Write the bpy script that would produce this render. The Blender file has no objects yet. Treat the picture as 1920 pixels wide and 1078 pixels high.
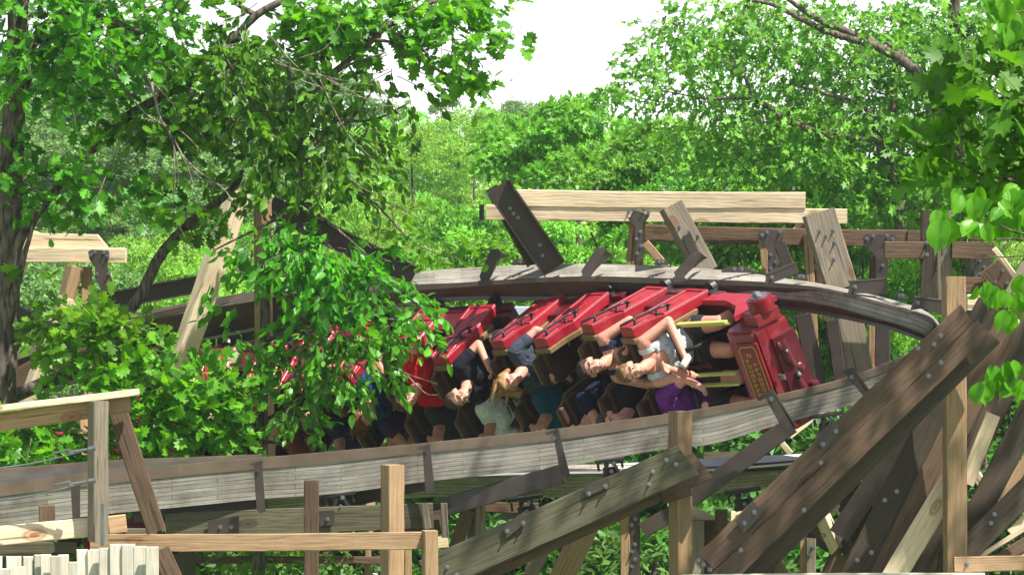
import bpy, bmesh, math, random
import numpy as np
from mathutils import Vector, Matrix, Quaternion
random.seed(7); np.random.seed(7)
R = math.radians
S = bpy.context.scene
COL = S.collection
FPX = 5000.0; CZ = 6.0
def P(u, v, d):
    "point on the photograph's pixel ray (1920x1078) at real distance d metres"
    return Vector(((u-960)/FPX*d, d, CZ+(539-v)/FPX*d))
# ------------------------------------------------------------------ camera
cam = bpy.data.cameras.new('camera'); co = bpy.data.objects.new('camera', cam); COL.objects.link(co)
co.location = (0, 0, CZ); co.rotation_euler = (R(90), 0, 0)
cam.sensor_width = 36; cam.lens = 36*FPX/1920; cam.clip_start = .1; cam.clip_end = 2000
S.camera = co
# ------------------------------------------------------------------ light
SUN_EL = 61; SUN_AZ = 127          # azimuth clockwise from +Y: sun stands right of and behind the camera
sd = Vector((math.sin(R(SUN_AZ))*math.cos(R(SUN_EL)), math.cos(R(SUN_AZ))*math.cos(R(SUN_EL)), math.sin(R(SUN_EL))))
W = bpy.data.worlds.new('World'); S.world = W; W.use_nodes = True
nt = W.node_tree; nt.nodes.clear()
sky = nt.nodes.new('ShaderNodeTexSky'); sky.sky_type = 'NISHITA'; sky.sun_disc = False
sky.sun_elevation = R(SUN_EL); sky.sun_rotation = R(SUN_AZ); sky.dust_density = 1.2; sky.air_density = 1.2
# thin bright summer cloud mixed into the sky
tc = nt.nodes.new('ShaderNodeTexCoord'); nz = nt.nodes.new('ShaderNodeTexNoise'); nz.inputs['Scale'].default_value = 2.5; nz.inputs['Detail'].default_value = 6
rp = nt.nodes.new('ShaderNodeMapRange'); rp.inputs[1].default_value = .25; rp.inputs[2].default_value = .6; rp.inputs[3].default_value = .6; rp.inputs[4].default_value = .95
mx = nt.nodes.new('ShaderNodeMix'); mx.data_type = 'RGBA'; mx.inputs[7].default_value = (14.0, 14.1, 14.3, 1)
bg = nt.nodes.new('ShaderNodeBackground'); bg.inputs[1].default_value = .062
wo = nt.nodes.new('ShaderNodeOutputWorld')
L = nt.links.new
L(tc.outputs['Generated'], nz.inputs['Vector']); L(nz.outputs[0], rp.inputs[0])
# bright summer haze low over the horizon, clear blue overhead
sp = nt.nodes.new('ShaderNodeSeparateXYZ'); L(tc.outputs['Generated'], sp.inputs[0])
el = nt.nodes.new('ShaderNodeMapRange'); el.inputs[1].default_value = .10; el.inputs[2].default_value = .38; el.inputs[3].default_value = 1; el.inputs[4].default_value = .10; L(sp.outputs[2], el.inputs[0])
em = nt.nodes.new('ShaderNodeMath'); em.operation = 'MULTIPLY'; L(rp.outputs[0], em.inputs[0]); L(el.outputs[0], em.inputs[1]); L(em.outputs[0], mx.inputs[0])
L(sky.outputs[0], mx.inputs[6]); L(mx.outputs[2], bg.inputs[0]); L(bg.outputs[0], wo.inputs[0])
sl = bpy.data.lights.new('sun', 'SUN'); sl.energy = 5.0; sl.angle = R(.55); sl.color = (1, .955, .88)
so = bpy.data.objects.new('sun', sl); COL.objects.link(so); so.rotation_euler = sd.to_track_quat('Z', 'Y').to_euler()
S.view_settings.view_transform = 'Standard'; S.view_settings.look = 'None'; S.view_settings.exposure = 1.02; S.view_settings.gamma = 1
S.view_settings.use_curve_mapping = False
S.render.engine = 'CYCLES'
S.cycles.max_bounces = 5; S.cycles.diffuse_bounces = 3; S.cycles.transmission_bounces = 3; S.cycles.transparent_max_bounces = 4
# ------------------------------------------------------------------ object helpers
def tag(o, label=None, cat=None, group=None, kind=None):
    if label: o['label'] = label
    if cat: o['category'] = cat
    if group: o['group'] = group
    if kind: o['kind'] = kind
    return o
def link(name, me, parent=None, mat=None, world=None):
    o = bpy.data.objects.new(name, me); COL.objects.link(o)
    if mat is not None and me is not None and len(me.materials) == 0: me.materials.append(mat)
    if parent is not None:
        o.parent = parent
        o.matrix_parent_inverse = parent_world(parent).inverted()
    if world is not None: o.matrix_basis = world
    return o
WM = {}
def parent_world(o):
    m = o.matrix_basis
    if o.parent: m = parent_world(o.parent) @ o.matrix_parent_inverse @ m
    return m
def thing(name, label, cat, loc=(0, 0, 0), group=None, mat4=None):
    o = bpy.data.objects.new(name, None); COL.objects.link(o)
    o.empty_display_size = .2
    o.matrix_basis = mat4 if mat4 is not None else Matrix.Translation(loc)
    return tag(o, label, cat, group)
def mesh_bm(bm, name, smooth=False):
    me = bpy.data.meshes.new(name); bm.to_mesh(me); bm.free()
    if smooth: me.polygons.foreach_set('use_smooth', [True]*len(me.polygons))
    return me
def mesh_np(name, V, F, smooth=False, uv=None):
    "V (n,3), F (m,k) with constant k"
    me = bpy.data.meshes.new(name); V = np.asarray(V, np.float32); F = np.asarray(F, np.int32)
    me.vertices.add(len(V)); me.vertices.foreach_set('co', V.ravel())
    k = F.shape[1]; me.loops.add(F.size); me.loops.foreach_set('vertex_index', F.ravel())
    me.polygons.add(len(F)); me.polygons.foreach_set('loop_start', np.arange(0, F.size, k, dtype=np.int32))
    me.polygons.foreach_set('loop_total', np.full(len(F), k, np.int32))
    if smooth: me.polygons.foreach_set('use_smooth', np.ones(len(F), bool))
    if uv is not None:
        l = me.uv_layers.new(name='UVMap'); l.data.foreach_set('uv', np.asarray(uv, np.float32)[F.ravel()].ravel())
    me.update(calc_edges=True); me.validate()
    return me
def bm_box(bm, c, s, rot=None, bev=0):
    r = bmesh.ops.create_cube(bm, size=1)
    M = Matrix.Translation(c) @ (rot.to_4x4() if rot is not None else Matrix()) @ Matrix.Diagonal((s[0], s[1], s[2], 1))
    bmesh.ops.transform(bm, matrix=M, verts=r['verts'])
    if bev > 0:
        es = list({e for v in r['verts'] for e in v.link_edges})
        bmesh.ops.bevel(bm, geom=es, offset=bev, segments=2, affect='EDGES', profile=.6)
def ring_sweep(pts, rad, n=10, caps=True, flat=None):
    "verts, quads of a tube through pts with radius per point; rounded ends"
    pts = [Vector(p) for p in pts]; V = []; F = []
    m = len(pts); prev = None
    for i in range(m):
        t = (pts[min(i+1, m-1)]-pts[max(i-1, 0)])
        if t.length < 1e-9: t = Vector((0, 0, 1))
        t.normalize()
        if prev is None: a = t.orthogonal().normalized()
        else:
            a = prev-t*prev.dot(t)
            a = a.normalized() if a.length > 1e-6 else t.orthogonal().normalized()
        prev = a; b = t.cross(a)
        for k in range(n):
            w = 2*math.pi*k/n
            V.append(pts[i]+(a*math.cos(w)+b*math.sin(w))*rad[i])
    for i in range(m-1):
        for k in range(n):
            k2 = (k+1) % n
            F.append((i*n+k, i*n+k2, (i+1)*n+k2, (i+1)*n+k))
    return V, F
def bm_tube(bm, pts, rad, n=8, caps=True):
    if not hasattr(rad, '__len__'): rad = [rad]*len(pts)
    V, F = ring_sweep(pts, rad, n)
    vs = [bm.verts.new(v) for v in V]
    for f in F: bm.faces.new([vs[i] for i in f])
    if caps:
        bm.faces.new([vs[i] for i in range(n)][::-1]); bm.faces.new([vs[len(V)-n+i] for i in range(n)])
def capsule(bm, p0, p1, r0, r1, n=12, k=4):
    p0 = Vector(p0); p1 = Vector(p1); d = (p1-p0); L_ = d.length; d.normalize()
    pts = []; rad = []
    for i in range(k+1):
        a = math.pi/2*i/k; pts.append(p0-d*r0*math.cos(a)); rad.append(max(r0*math.sin(a), r0*.03))
    for i in range(k, -1, -1):
        a = math.pi/2*i/k; pts.append(p1+d*r1*math.cos(a)); rad.append(max(r1*math.sin(a), r1*.03))
    bm_tube(bm, pts, rad, n)
def ellipsoid(bm, c, r, rot=None, u=16, v=12):
    q = bmesh.ops.create_uvsphere(bm, u_segments=u, v_segments=v, radius=1)
    M = Matrix.Translation(c) @ (rot.to_4x4() if rot is not None else Matrix()) @ Matrix.Diagonal((r[0], r[1], r[2], 1))
    bmesh.ops.transform(bm, matrix=M, verts=q['verts'])
def remesh(bm, voxel, smooth=3, fac=.5):
    me = mesh_bm(bm, 'tmp'); o = bpy.data.objects.new('tmp', me); COL.objects.link(o)
    m = o.modifiers.new('r', 'REMESH'); m.mode = 'VOXEL'; m.voxel_size = voxel; m.use_smooth_shade = True
    if smooth:
        s = o.modifiers.new('s', 'SMOOTH'); s.iterations = smooth; s.factor = fac
    dg = bpy.context.evaluated_depsgraph_get(); dg.update()
    out = bpy.data.meshes.new_from_object(o.evaluated_get(dg))
    bpy.data.objects.remove(o); bpy.data.meshes.remove(me)
    return out
def catmull(pts, n):
    pts = [np.array(p, float) for p in pts]; out = []
    m = len(pts)
    for i in range(m-1):
        p0 = pts[i-1] if i > 0 else 2*pts[0]-pts[1]
        p1 = pts[i]; p2 = pts[i+1]
        p3 = pts[i+2] if i+2 < m else 2*pts[-1]-pts[-2]
        for k in range(n):
            t = k/n
            out.append(.5*((2*p1)+(-p0+p2)*t+(2*p0-5*p1+4*p2-p3)*t*t+(-p0+3*p1-3*p2+p3)*t**3))
    out.append(pts[-1]); return np.array(out)
# ------------------------------------------------------------------ materials
MT = {}
def newmat(name):
    m = bpy.data.materials.new(name); m.use_nodes = True; n = m.node_tree; b = n.nodes['Principled BSDF']
    return m, n, b
def node(n, t, **kw):
    o = n.nodes.new(t)
    for k, v in kw.items():
        if k.startswith('_'): setattr(o, k[1:], v)
        else: o.inputs[k.replace('__', ' ')].default_value = v
    return o
def ramp(n, fac, stops):
    r = n.nodes.new('ShaderNodeValToRGB'); e = r.color_ramp.elements
    while len(e) < len(stops): e.new(.5)
    for i, (p, c) in enumerate(stops):
        e[i].position = p; e[i].color = (*c, 1)
    n.links.new(fac, r.inputs[0]); return r
def wood(name, light, dark, knots=(.2, .1, .05), grey=0., rough=.75, grain=1.0):
    "timber: grain along the object's local Z, knots, weather streaks; every timber gets its own offset"
    m, n, b = newmat(name); K = n.links.new
    t = n.nodes.new('ShaderNodeTexCoord'); oi = n.nodes.new('ShaderNodeObjectInfo')
    mul = node(n, 'ShaderNodeVectorMath', _operation='MULTIPLY_ADD')
    comb = n.nodes.new('ShaderNodeCombineXYZ'); mm = node(n, 'ShaderNodeMath', _operation='MULTIPLY'); mm.inputs[1].default_value = 37
    K(oi.outputs['Random'], mm.inputs[0]); K(mm.outputs[0], comb.inputs[0]); K(mm.outputs[0], comb.inputs[2])
    K(t.outputs['Object'], mul.inputs[0]); mul.inputs[1].default_value = (1, 1, .09); K(comb.outputs[0], mul.inputs[2])
    # knots bend the grain
    kn = node(n, 'ShaderNodeTexNoise', Scale=3.0, Detail=2.0); K(mul.outputs[0], kn.inputs['Vector'])
    wv = node(n, 'ShaderNodeTexWave', Scale=9.0*grain, Distortion=14.0, Detail=3.0); wv.bands_direction = 'X'
    wv.inputs['Detail Scale'].default_value = 1.3
    vr = node(n, 'ShaderNodeVectorRotate', Angle=.62); K(mul.outputs[0], vr.inputs['Vector']); K(vr.outputs[0], wv.inputs['Vector'])
    fine = node(n, 'ShaderNodeTexNoise', Scale=60.0, Detail=4.0); K(mul.outputs[0], fine.inputs['Vector'])
    a = node(n, 'ShaderNodeMath', _operation='MULTIPLY_ADD'); K(wv.outputs[1], a.inputs[0]); a.inputs[1].default_value = .27
    h = node(n, 'ShaderNodeMath', _operation='MULTIPLY'); K(fine.outputs[0], h.inputs[0]); h.inputs[1].default_value = .84; K(h.outputs[0], a.inputs[2])
    mid = tuple((x+y)/2 for x, y in zip(light, dark))
    r = ramp(n, a.outputs[0], [(.12, dark), (.45, tuple(.6*x+.4*y for x, y in zip(mid, light))), (.8, light)])
    # big weather patches
    m2 = node(n, 'ShaderNodeVectorMath', _operation='MULTIPLY_ADD'); K(t.outputs['Object'], m2.inputs[0]); m2.inputs[1].default_value = (1, 1, .35); K(comb.outputs[0], m2.inputs[2])
    pn = node(n, 'ShaderNodeTexNoise', Scale=3.5, Detail=5.0); K(m2.outputs[0], pn.inputs['Vector'])
    pr = ramp(n, pn.outputs[0], [(.3, (.66, .66, .66)), (.7, (1.12, 1.12, 1.12))])
    x = node(n, 'ShaderNodeMix', _data_type='RGBA', _blend_type='MULTIPLY'); x.inputs[0].default_value = .8
    K(r.outputs[0], x.inputs[6]); K(pr.outputs[0], x.inputs[7])
    # knots
    vo = node(n, 'ShaderNodeTexVoronoi', Scale=2.2); m3 = node(n, 'ShaderNodeVectorMath', _operation='MULTIPLY_ADD'); K(t.outputs['Object'], m3.inputs[0]); m3.inputs[1].default_value = (1.6, 1.6, .8); K(comb.outputs[0], m3.inputs[2])
    K(m3.outputs[0], vo.inputs['Vector'])
    kr = ramp(n, vo.outputs['Distance'], [(.05, (1, 1, 1)), (.10, (.35, .35, .35)), (.13, (.8, .8, .8)), (.19, (0, 0, 0))])
    x2 = node(n, 'ShaderNodeMix', _data_type='RGBA'); K(kr.outputs[0], x2.inputs[0]); K(x.outputs[2], x2.inputs[6]); x2.inputs[7].default_value = (*knots, 1)
    # hue change from timber to timber
    hs = n.nodes.new('ShaderNodeHueSaturation'); K(x2.outputs[2], hs.inputs['Color'])
    mr = node(n, 'ShaderNodeMapRange'); mr.inputs[3].default_value = .8; mr.inputs[4].default_value = 1.15; K(oi.outputs['Random'], mr.inputs[0]); K(mr.outputs[0], hs.inputs['Value'])
    # drying checks: long thin dark splits
    ck = node(n, 'ShaderNodeVectorMath', _operation='MULTIPLY_ADD'); K(t.outputs['Object'], ck.inputs[0]); ck.inputs[1].default_value = (26, 26, .9); K(comb.outputs[0], ck.inputs[2])
    cn = node(n, 'ShaderNodeTexNoise', Scale=1.0, Detail=2.0); K(ck.outputs[0], cn.inputs['Vector'])
    cr = ramp(n, cn.outputs[0], [(.66, (1, 1, 1)), (.69, (.35, .32, .3))])
    x3 = node(n, 'ShaderNodeMix', _data_type='RGBA', _blend_type='MULTIPLY'); x3.inputs[0].default_value = .85; K(hs.outputs[0], x3.inputs[6]); K(cr.outputs[0], x3.inputs[7])
    K(x3.outputs[2], b.inputs['Base Color']); b.inputs['Roughness'].default_value = rough
    b.inputs['Specular IOR Level'].default_value = .2
    bp = node(n, 'ShaderNodeBump', Strength=.5, Distance=.006); K(a.outputs[0], bp.inputs['Height']); K(bp.outputs[0], b.inputs['Normal'])
    MT[name] = m; return m
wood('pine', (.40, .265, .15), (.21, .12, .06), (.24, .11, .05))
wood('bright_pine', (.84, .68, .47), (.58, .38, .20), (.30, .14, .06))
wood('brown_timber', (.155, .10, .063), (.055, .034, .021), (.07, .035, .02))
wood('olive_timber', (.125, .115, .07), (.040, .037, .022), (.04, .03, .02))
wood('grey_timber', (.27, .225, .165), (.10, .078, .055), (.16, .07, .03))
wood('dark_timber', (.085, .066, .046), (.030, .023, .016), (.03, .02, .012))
wood('pale_plank', (.70, .65, .54), (.46, .41, .31), (.42, .33, .22))
def ledger(name, light, dark):
    "glued boards of the rail stack: UV.x metres along, UV.y metres across"
    m, n, b = newmat(name); K = n.links.new
    uv = n.nodes.new('ShaderNodeUVMap')
    br = node(n, 'ShaderNodeTexBrick', Scale=1.0); br.offset = .37; br.squash = 1
    br.inputs['Brick Width'].default_value = 1.1; br.inputs['Row Height'].default_value = .0385
    br.inputs['Mortar Size'].default_value = .002; br.inputs['Mortar Smooth'].default_value = .3; br.inputs['Bias'].default_value = 0
    br.inputs['Color1'].default_value = (*light, 1); br.inputs['Color2'].default_value = (*[(x*.5+y*.5) for x, y in zip(light, dark)], 1); br.inputs['Mortar'].default_value = (.04, .033, .026, 1)
    wob = node(n, 'ShaderNodeTexNoise', Scale=2.0, Detail=3.0); wv = node(n, 'ShaderNodeVectorMath', _operation='MULTIPLY_ADD'); K(uv.outputs[0], wob.inputs['Vector'])
    K(wob.outputs[1], wv.inputs[0]); wv.inputs[1].default_value = (0, .006, 0); K(uv.outputs[0], wv.inputs[2]); K(wv.outputs[0], br.inputs['Vector'])
    s = node(n, 'ShaderNodeVectorMath', _operation='MULTIPLY'); s.inputs[1].default_value = (1.5, 40, 1); K(uv.outputs[0], s.inputs[0])
    g = node(n, 'ShaderNodeTexNoise', Scale=2.2, Detail=5.0); K(s.outputs[0], g.inputs['Vector'])
    gr = ramp(n, g.outputs[0], [(.3, (.55, .55, .55)), (.7, (1.15, 1.13, 1.1))])
    x = node(n, 'ShaderNodeMix', _data_type='RGBA', _blend_type='MULTIPLY'); x.inputs[0].default_value = .85; K(br.outputs[0], x.inputs[6]); K(gr.outputs[0], x.inputs[7])
    p = node(n, 'ShaderNodeTexNoise', Scale=1.7, Detail=6.0); p.inputs['Roughness'].default_value = .65; K(uv.outputs[0], p.inputs['Vector'])
    pr = ramp(n, p.outputs[0], [(.30, (.36, .33, .29)), (.46, (.8, .78, .75)), (.55, (1., 1., 1.)), (.7, (1.25, 1.22, 1.15))])
    x2 = node(n, 'ShaderNodeMix', _data_type='RGBA', _blend_type='MULTIPLY'); x2.inputs[0].default_value = .9; K(x.outputs[2], x2.inputs[6]); K(pr.outputs[0], x2.inputs[7])
    K(x2.outputs[2], b.inputs['Base Color']); b.inputs['Roughness'].default_value = .85; b.inputs['Specular IOR Level'].default_value = .15
    bp = node(n, 'ShaderNodeBump', Strength=.6, Distance=.004); K(x.outputs[2], bp.inputs['Height']); K(bp.outputs[0], b.inputs['Normal'])
    MT[name] = m
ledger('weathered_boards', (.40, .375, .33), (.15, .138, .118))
ledger('shaded_boards', (.12, .10, .08), (.06, .05, .04))  # darker copy of the boards, shade of the down-facing side put into colour
ledger('old_boards', (.36, .33, .28), (.13, .11, .09))
def steel(name, col, rough=.5, metal=0., streak=.5, rust=(.22, .12, .07)):
    m, n, b = newmat(name); K = n.links.new
    t = n.nodes.new('ShaderNodeTexCoord'); a = node(n, 'ShaderNodeTexNoise', Scale=5.0, Detail=8.0); K(t.outputs['Object'], a.inputs['Vector'])
    s = node(n, 'ShaderNodeVectorMath', _operation='MULTIPLY'); s.inputs[1].default_value = (22, 22, 2.0); K(t.outputs['Object'], s.inputs[0])
    c = node(n, 'ShaderNodeTexNoise', Scale=1.0, Detail=3.0); K(s.outputs[0], c.inputs['Vector'])
    r = ramp(n, a.outputs[0], [(.35, tuple(.8*x for x in col)), (.65, tuple(1.15*x for x in col))])
    r2 = ramp(n, c.outputs[0], [(.63, (0, 0, 0)), (.78, (1, 1, 1))])
    f = node(n, 'ShaderNodeMath', _operation='MULTIPLY'); K(r2.outputs[0], f.inputs[0]); f.inputs[1].default_value = streak
    x = node(n, 'ShaderNodeMix', _data_type='RGBA'); K(f.outputs[0], x.inputs[0]); K(r.outputs[0], x.inputs[6]); x.inputs[7].default_value = (*rust, 1)
    K(x.outputs[2], b.inputs['Base Color']); b.inputs['Roughness'].default_value = rough; b.inputs['Metallic'].default_value = metal
    rr = ramp(n, a.outputs[0], [(.3, (rough*.8,)*3), (.7, (min(1, rough*1.3),)*3)]); K(rr.outputs[0], b.inputs['Roughness'])
    MT[name] = m
steel('brown_steel', (.050, .036, .029), .45, 0, .35, (.13, .10, .08))
steel('rail_steel', (.135, .095, .066), .5, 0, .55, (.22, .18, .145))
steel('running_steel', (.085, .07, .065), .38, .35, .4, (.18, .07, .06))
steel('zinc', (.25, .26, .28), .42, .85, .3, (.3, .28, .25))
steel('black_iron', (.03, .028, .027), .4, .3, .3, (.08, .06, .05))
def plain(name, col, rough=.6, spec=.4, coat=0., noise=.15, scale=12., metal=0.):
    m, n, b = newmat(name); K = n.links.new
    t = n.nodes.new('ShaderNodeTexCoord'); a = node(n, 'ShaderNodeTexNoise', Scale=scale, Detail=5.0); K(t.outputs['Object'], a.inputs['Vector'])
    r = ramp(n, a.outputs[0], [(.3, tuple(x*(1-noise) for x in col)), (.7, tuple(min(1, x*(1+noise)) for x in col))])
    K(r.outputs[0], b.inputs['Base Color']); b.inputs['Roughness'].default_value = rough; b.inputs['Specular IOR Level'].default_value = spec
    b.inputs['Coat Weight'].default_value = coat; b.inputs['Coat Roughness'].default_value = .12; b.inputs['Metallic'].default_value = metal
    MT[name] = m; return m
plain('red_paint', (.34, .007, .022), .36, .45, .25, .12, 4)
plain('nose_red', (.20, .005, .013), .34, .5, .25, .25, 5)
plain('dark_red', (.085, .004, .009), .4, .5, .3, .2, 6)
plain('gold', (.50, .34, .05), .45, .5, 0, .2, 30)
plain('faded_gold', (.36, .10, .03), .5, .4, 0, .3, 30)
plain('tan_trim', (.20, .12, .05), .6, .3, 0, .2, 10)
plain('seat_leather', (.06, .028, .018), .55, .35, 0, .25, 14)
plain('yellow_bar', (.48, .50, .12), .4, .5, .2, .1, 8)
for nm in ('red_paint', 'nose_red'):
    n = MT[nm].node_tree; b = n.nodes['Principled BSDF']; t = n.nodes.new('ShaderNodeTexCoord')
    q = node(n, 'ShaderNodeTexNoise', Scale=7.0, Detail=9.0); q.inputs['Roughness'].default_value = .7; n.links.new(t.outputs['Object'], q.inputs['Vector'])
    r = ramp(n, q.outputs[0], [(.50, (0, 0, 0)), (.72, (.55, .55, .55))]); x = node(n, 'ShaderNodeMix', _data_type='RGBA')
    src = b.inputs['Base Color'].links[0].from_socket; n.links.new(r.outputs[0], x.inputs[0]); n.links.new(src, x.inputs[6]); x.inputs[7].default_value = (.20, .07, .06, 1); n.links.new(x.outputs[2], b.inputs['Base Color'])
    r2 = ramp(n, q.outputs[0], [(.35, (.28, .28, .28)), (.65, (.62, .62, .62))]); n.links.new(r2.outputs[0], b.inputs['Roughness'])
plain('black_plastic', (.012, .012, .013), .45, .4, 0, .2)
plain('chassis', (.10, .045, .045), .5, .4, 0, .3, 8)
plain('lamp_glass', (.16, .13, .16), .2, .6, .2, .05)
plain('white_siding', (.78, .78, .76), .7, .3, 0, .04, 3)
plain('sunlit_steel', (.62, .62, .62), .5, .5, 0, .1, 3)  # pale colour puts the sunlight on the lower rail's top into the steel
plain('roof_metal', (.52, .60, .68), .35, .5, 0, .1, 3, .3)
def skin(name, col):
    m = plain(name, col, .55, .35, 0, .12, 25); b = m.node_tree.nodes['Principled BSDF']
    b.inputs['Subsurface Weight'].default_value = .12; b.inputs['Subsurface Radius'].default_value = (.02, .008, .004); b.inputs['Subsurface Scale'].default_value = .4
    return m
skin('skin_fair', (.56, .27, .19)); skin('skin_tan', (.46, .21, .12)); skin('skin_pink', (.62, .28, .22))
plain('eye_white', (.7, .68, .64), .3, .5); plain('iris', (.03, .02, .015), .2, .6); plain('lips', (.34, .07, .06), .5, .4); plain('teeth', (.75, .7, .62), .3, .5)
def fabric(name, col): return plain('cloth_'+name, col, .9, .1, 0, .2, 40)
def bark(name, a, bcol):
    m, n, b = newmat(name); K = n.links.new
    t = n.nodes.new('ShaderNodeTexCoord'); s = node(n, 'ShaderNodeVectorMath', _operation='MULTIPLY'); s.inputs[1].default_value = (1, 1, .22); K(t.outputs['Object'], s.inputs[0])
    q = node(n, 'ShaderNodeTexNoise', Scale=28.0, Detail=8.0); K(s.outputs[0], q.inputs['Vector'])
    r = ramp(n, q.outputs[0], [(.35, bcol), (.62, a)]); K(r.outputs[0], b.inputs['Base Color']); b.inputs['Roughness'].default_value = .9; b.inputs['Specular IOR Level'].default_value = .1
    bp = node(n, 'ShaderNodeBump', Strength=.9, Distance=.02); K(q.outputs[0], bp.inputs['Height']); K(bp.outputs[0], b.inputs['Normal'])
    MT[name] = m
bark('bark', (.17, .14, .11), (.045, .035, .028)); bark('pale_bark', (.30, .26, .20), (.10, .08, .06))
def leafmat(name, c1, c2, trans, gloss=.35, tw=.42, spec=.45):
    m, n, b = newmat(name); K = n.links.new
    g = n.nodes.new('ShaderNodeNewGeometry')
    r = ramp(n, g.outputs['Random Per Island'], [(0, c1), (1, c2)])
    oi = n.nodes.new('ShaderNodeObjectInfo'); hs = n.nodes.new('ShaderNodeHueSaturation'); mr = node(n, 'ShaderNodeMapRange'); mr.inputs[3].default_value = .482; mr.inputs[4].default_value = .512
    mv = node(n, 'ShaderNodeMapRange'); mv.inputs[3].default_value = .8; mv.inputs[4].default_value = 1.2
    K(oi.outputs['Random'], mr.inputs[0]); K(mr.outputs[0], hs.inputs['Hue']); K(oi.outputs['Random'], mv.inputs[0]); K(mv.outputs[0], hs.inputs['Value']); K(r.outputs[0], hs.inputs['Color'])
    K(hs.outputs[0], b.inputs['Base Color']); b.inputs['Roughness'].default_value = gloss; b.inputs['Specular IOR Level'].default_value = spec
    tr = n.nodes.new('ShaderNodeBsdfTranslucent')
    tx = node(n, 'ShaderNodeMix', _data_type='RGBA', _blend_type='MULTIPLY'); tx.inputs[0].default_value = 1; K(hs.outputs[0], tx.inputs[6]); tx.inputs[7].default_value = (*trans, 1)
    K(tx.outputs[2], tr.inputs[0])
    ms = n.nodes.new('ShaderNodeMixShader'); ms.inputs[0].default_value = tw; K(b.outputs[0], ms.inputs[1]); K(tr.outputs[0], ms.inputs[2])
    K(ms.outputs[0], n.nodes['Material Output'].inputs['Surface']); MT[name] = m
leafmat('leaf_near', (.022, .11, .006), (.12, .36, .018), (2.0, 1.8, .6), .40, .44, .35)
leafmat('leaf_oak', (.036, .16, .008), (.15, .43, .022), (2.0, 1.8, .6), .40, .44, .35)
leafmat('leaf_bright', (.07, .24, .007), (.13, .35, .012), (1.6, 1.5, .5), .4, .38, .4)
leafmat('leaf_close', (.05, .20, .012), (.10, .33, .02), (1.5, 1.6, .6), .5, .42, .3)
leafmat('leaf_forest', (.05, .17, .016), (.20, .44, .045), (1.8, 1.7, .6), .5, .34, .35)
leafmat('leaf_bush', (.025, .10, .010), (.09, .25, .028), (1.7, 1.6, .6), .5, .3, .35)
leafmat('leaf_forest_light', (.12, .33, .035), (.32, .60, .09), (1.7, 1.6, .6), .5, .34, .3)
leafmat('leaf_hazed', (.10, .24, .06), (.22, .40, .12), (1.4, 1.5, .9), .6, .28, .2)  # paler green for distant trees, haze put into the leaf colour
# ------------------------------------------------------------------ ground
def ground_z(x, y):
    z = 0
    if y > 38: z += 2.6*min(1, (y-38)/22.)
    if y > 60: z += (y-60)*.055
    if y > 78: z += (y-78)*.05*max(0, min(1, (6-x)/12.))*1.0
    return z
def ground():
    xs = np.concatenate([np.linspace(-1200, -60, 12), np.linspace(-50, 50, 60), np.linspace(60, 1200, 12)])
    ys = np.concatenate([np.linspace(-300, -10, 6), np.linspace(0, 140, 90), np.linspace(160, 1500, 14)])
    V = [(x, y, (ground_z(x, min(y, 170))+(.12*math.sin(x*.7+y*.31)*math.cos(y*.53) if y > 30 else 0))) for y in ys for x in xs]; nx = len(xs)
    F = [(j*nx+i, j*nx+i+1, (j+1)*nx+i+1, (j+1)*nx+i) for j in range(len(ys)-1) for i in range(nx-1)]
    m, n, b = newmat('forest_floor'); K = n.links.new
    t = n.nodes.new('ShaderNodeTexCoord'); a = node(n, 'ShaderNodeTexNoise', Scale=.6, Detail=10.0); K(t.outputs['Object'], a.inputs['Vector'])
    r = ramp(n, a.outputs[0], [(.3, (.05, .09, .02)), (.5, (.07, .15, .025)), (.7, (.16, .14, .07))]); K(r.outputs[0], b.inputs['Base Color']); b.inputs['Roughness'].default_value = .95
    tag(link('ground', mesh_np('ground', V, F, True), None, m), kind='structure')
ground()
def path():
    V = []; F = []; n = 60
    for i in range(n):
        x = -30+60*i/(n-1)
        for y in (56.5+.5*math.sin(x*.3), 60.+.4*math.sin(x*.25+1)): V.append((x, y, ground_z(x, y)+.22))
        for y in (60.+.4*math.sin(x*.25+1), 56.5+.5*math.sin(x*.3)): V.append((x, y, ground_z(x, y)-.3))
    for i in range(n-1):
        for k in range(4): F.append((i*4+k, i*4+(k+1) % 4, i*4+4+(k+1) % 4, i*4+4+k))
    plain('concrete', (.66, .63, .57), .9, .2, 0, .12, 2)
    tag(link('path', mesh_np('path', V, F), None, MT['concrete']), kind='structure')
path()
def yard():
    xs = np.linspace(-14, 14, 12); V = []; F = []
    for y in (40.5, 52.0):
        for x in xs: V.append((x, y, ground_z(x, y)+.16))
    for i in range(11): F.append((i, i+1, 13+i, 12+i))
    o = link('gravel_yard', mesh_np('gravel_yard', V, F), None, MT['concrete']); tag(o, kind='structure')
yard()
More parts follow.
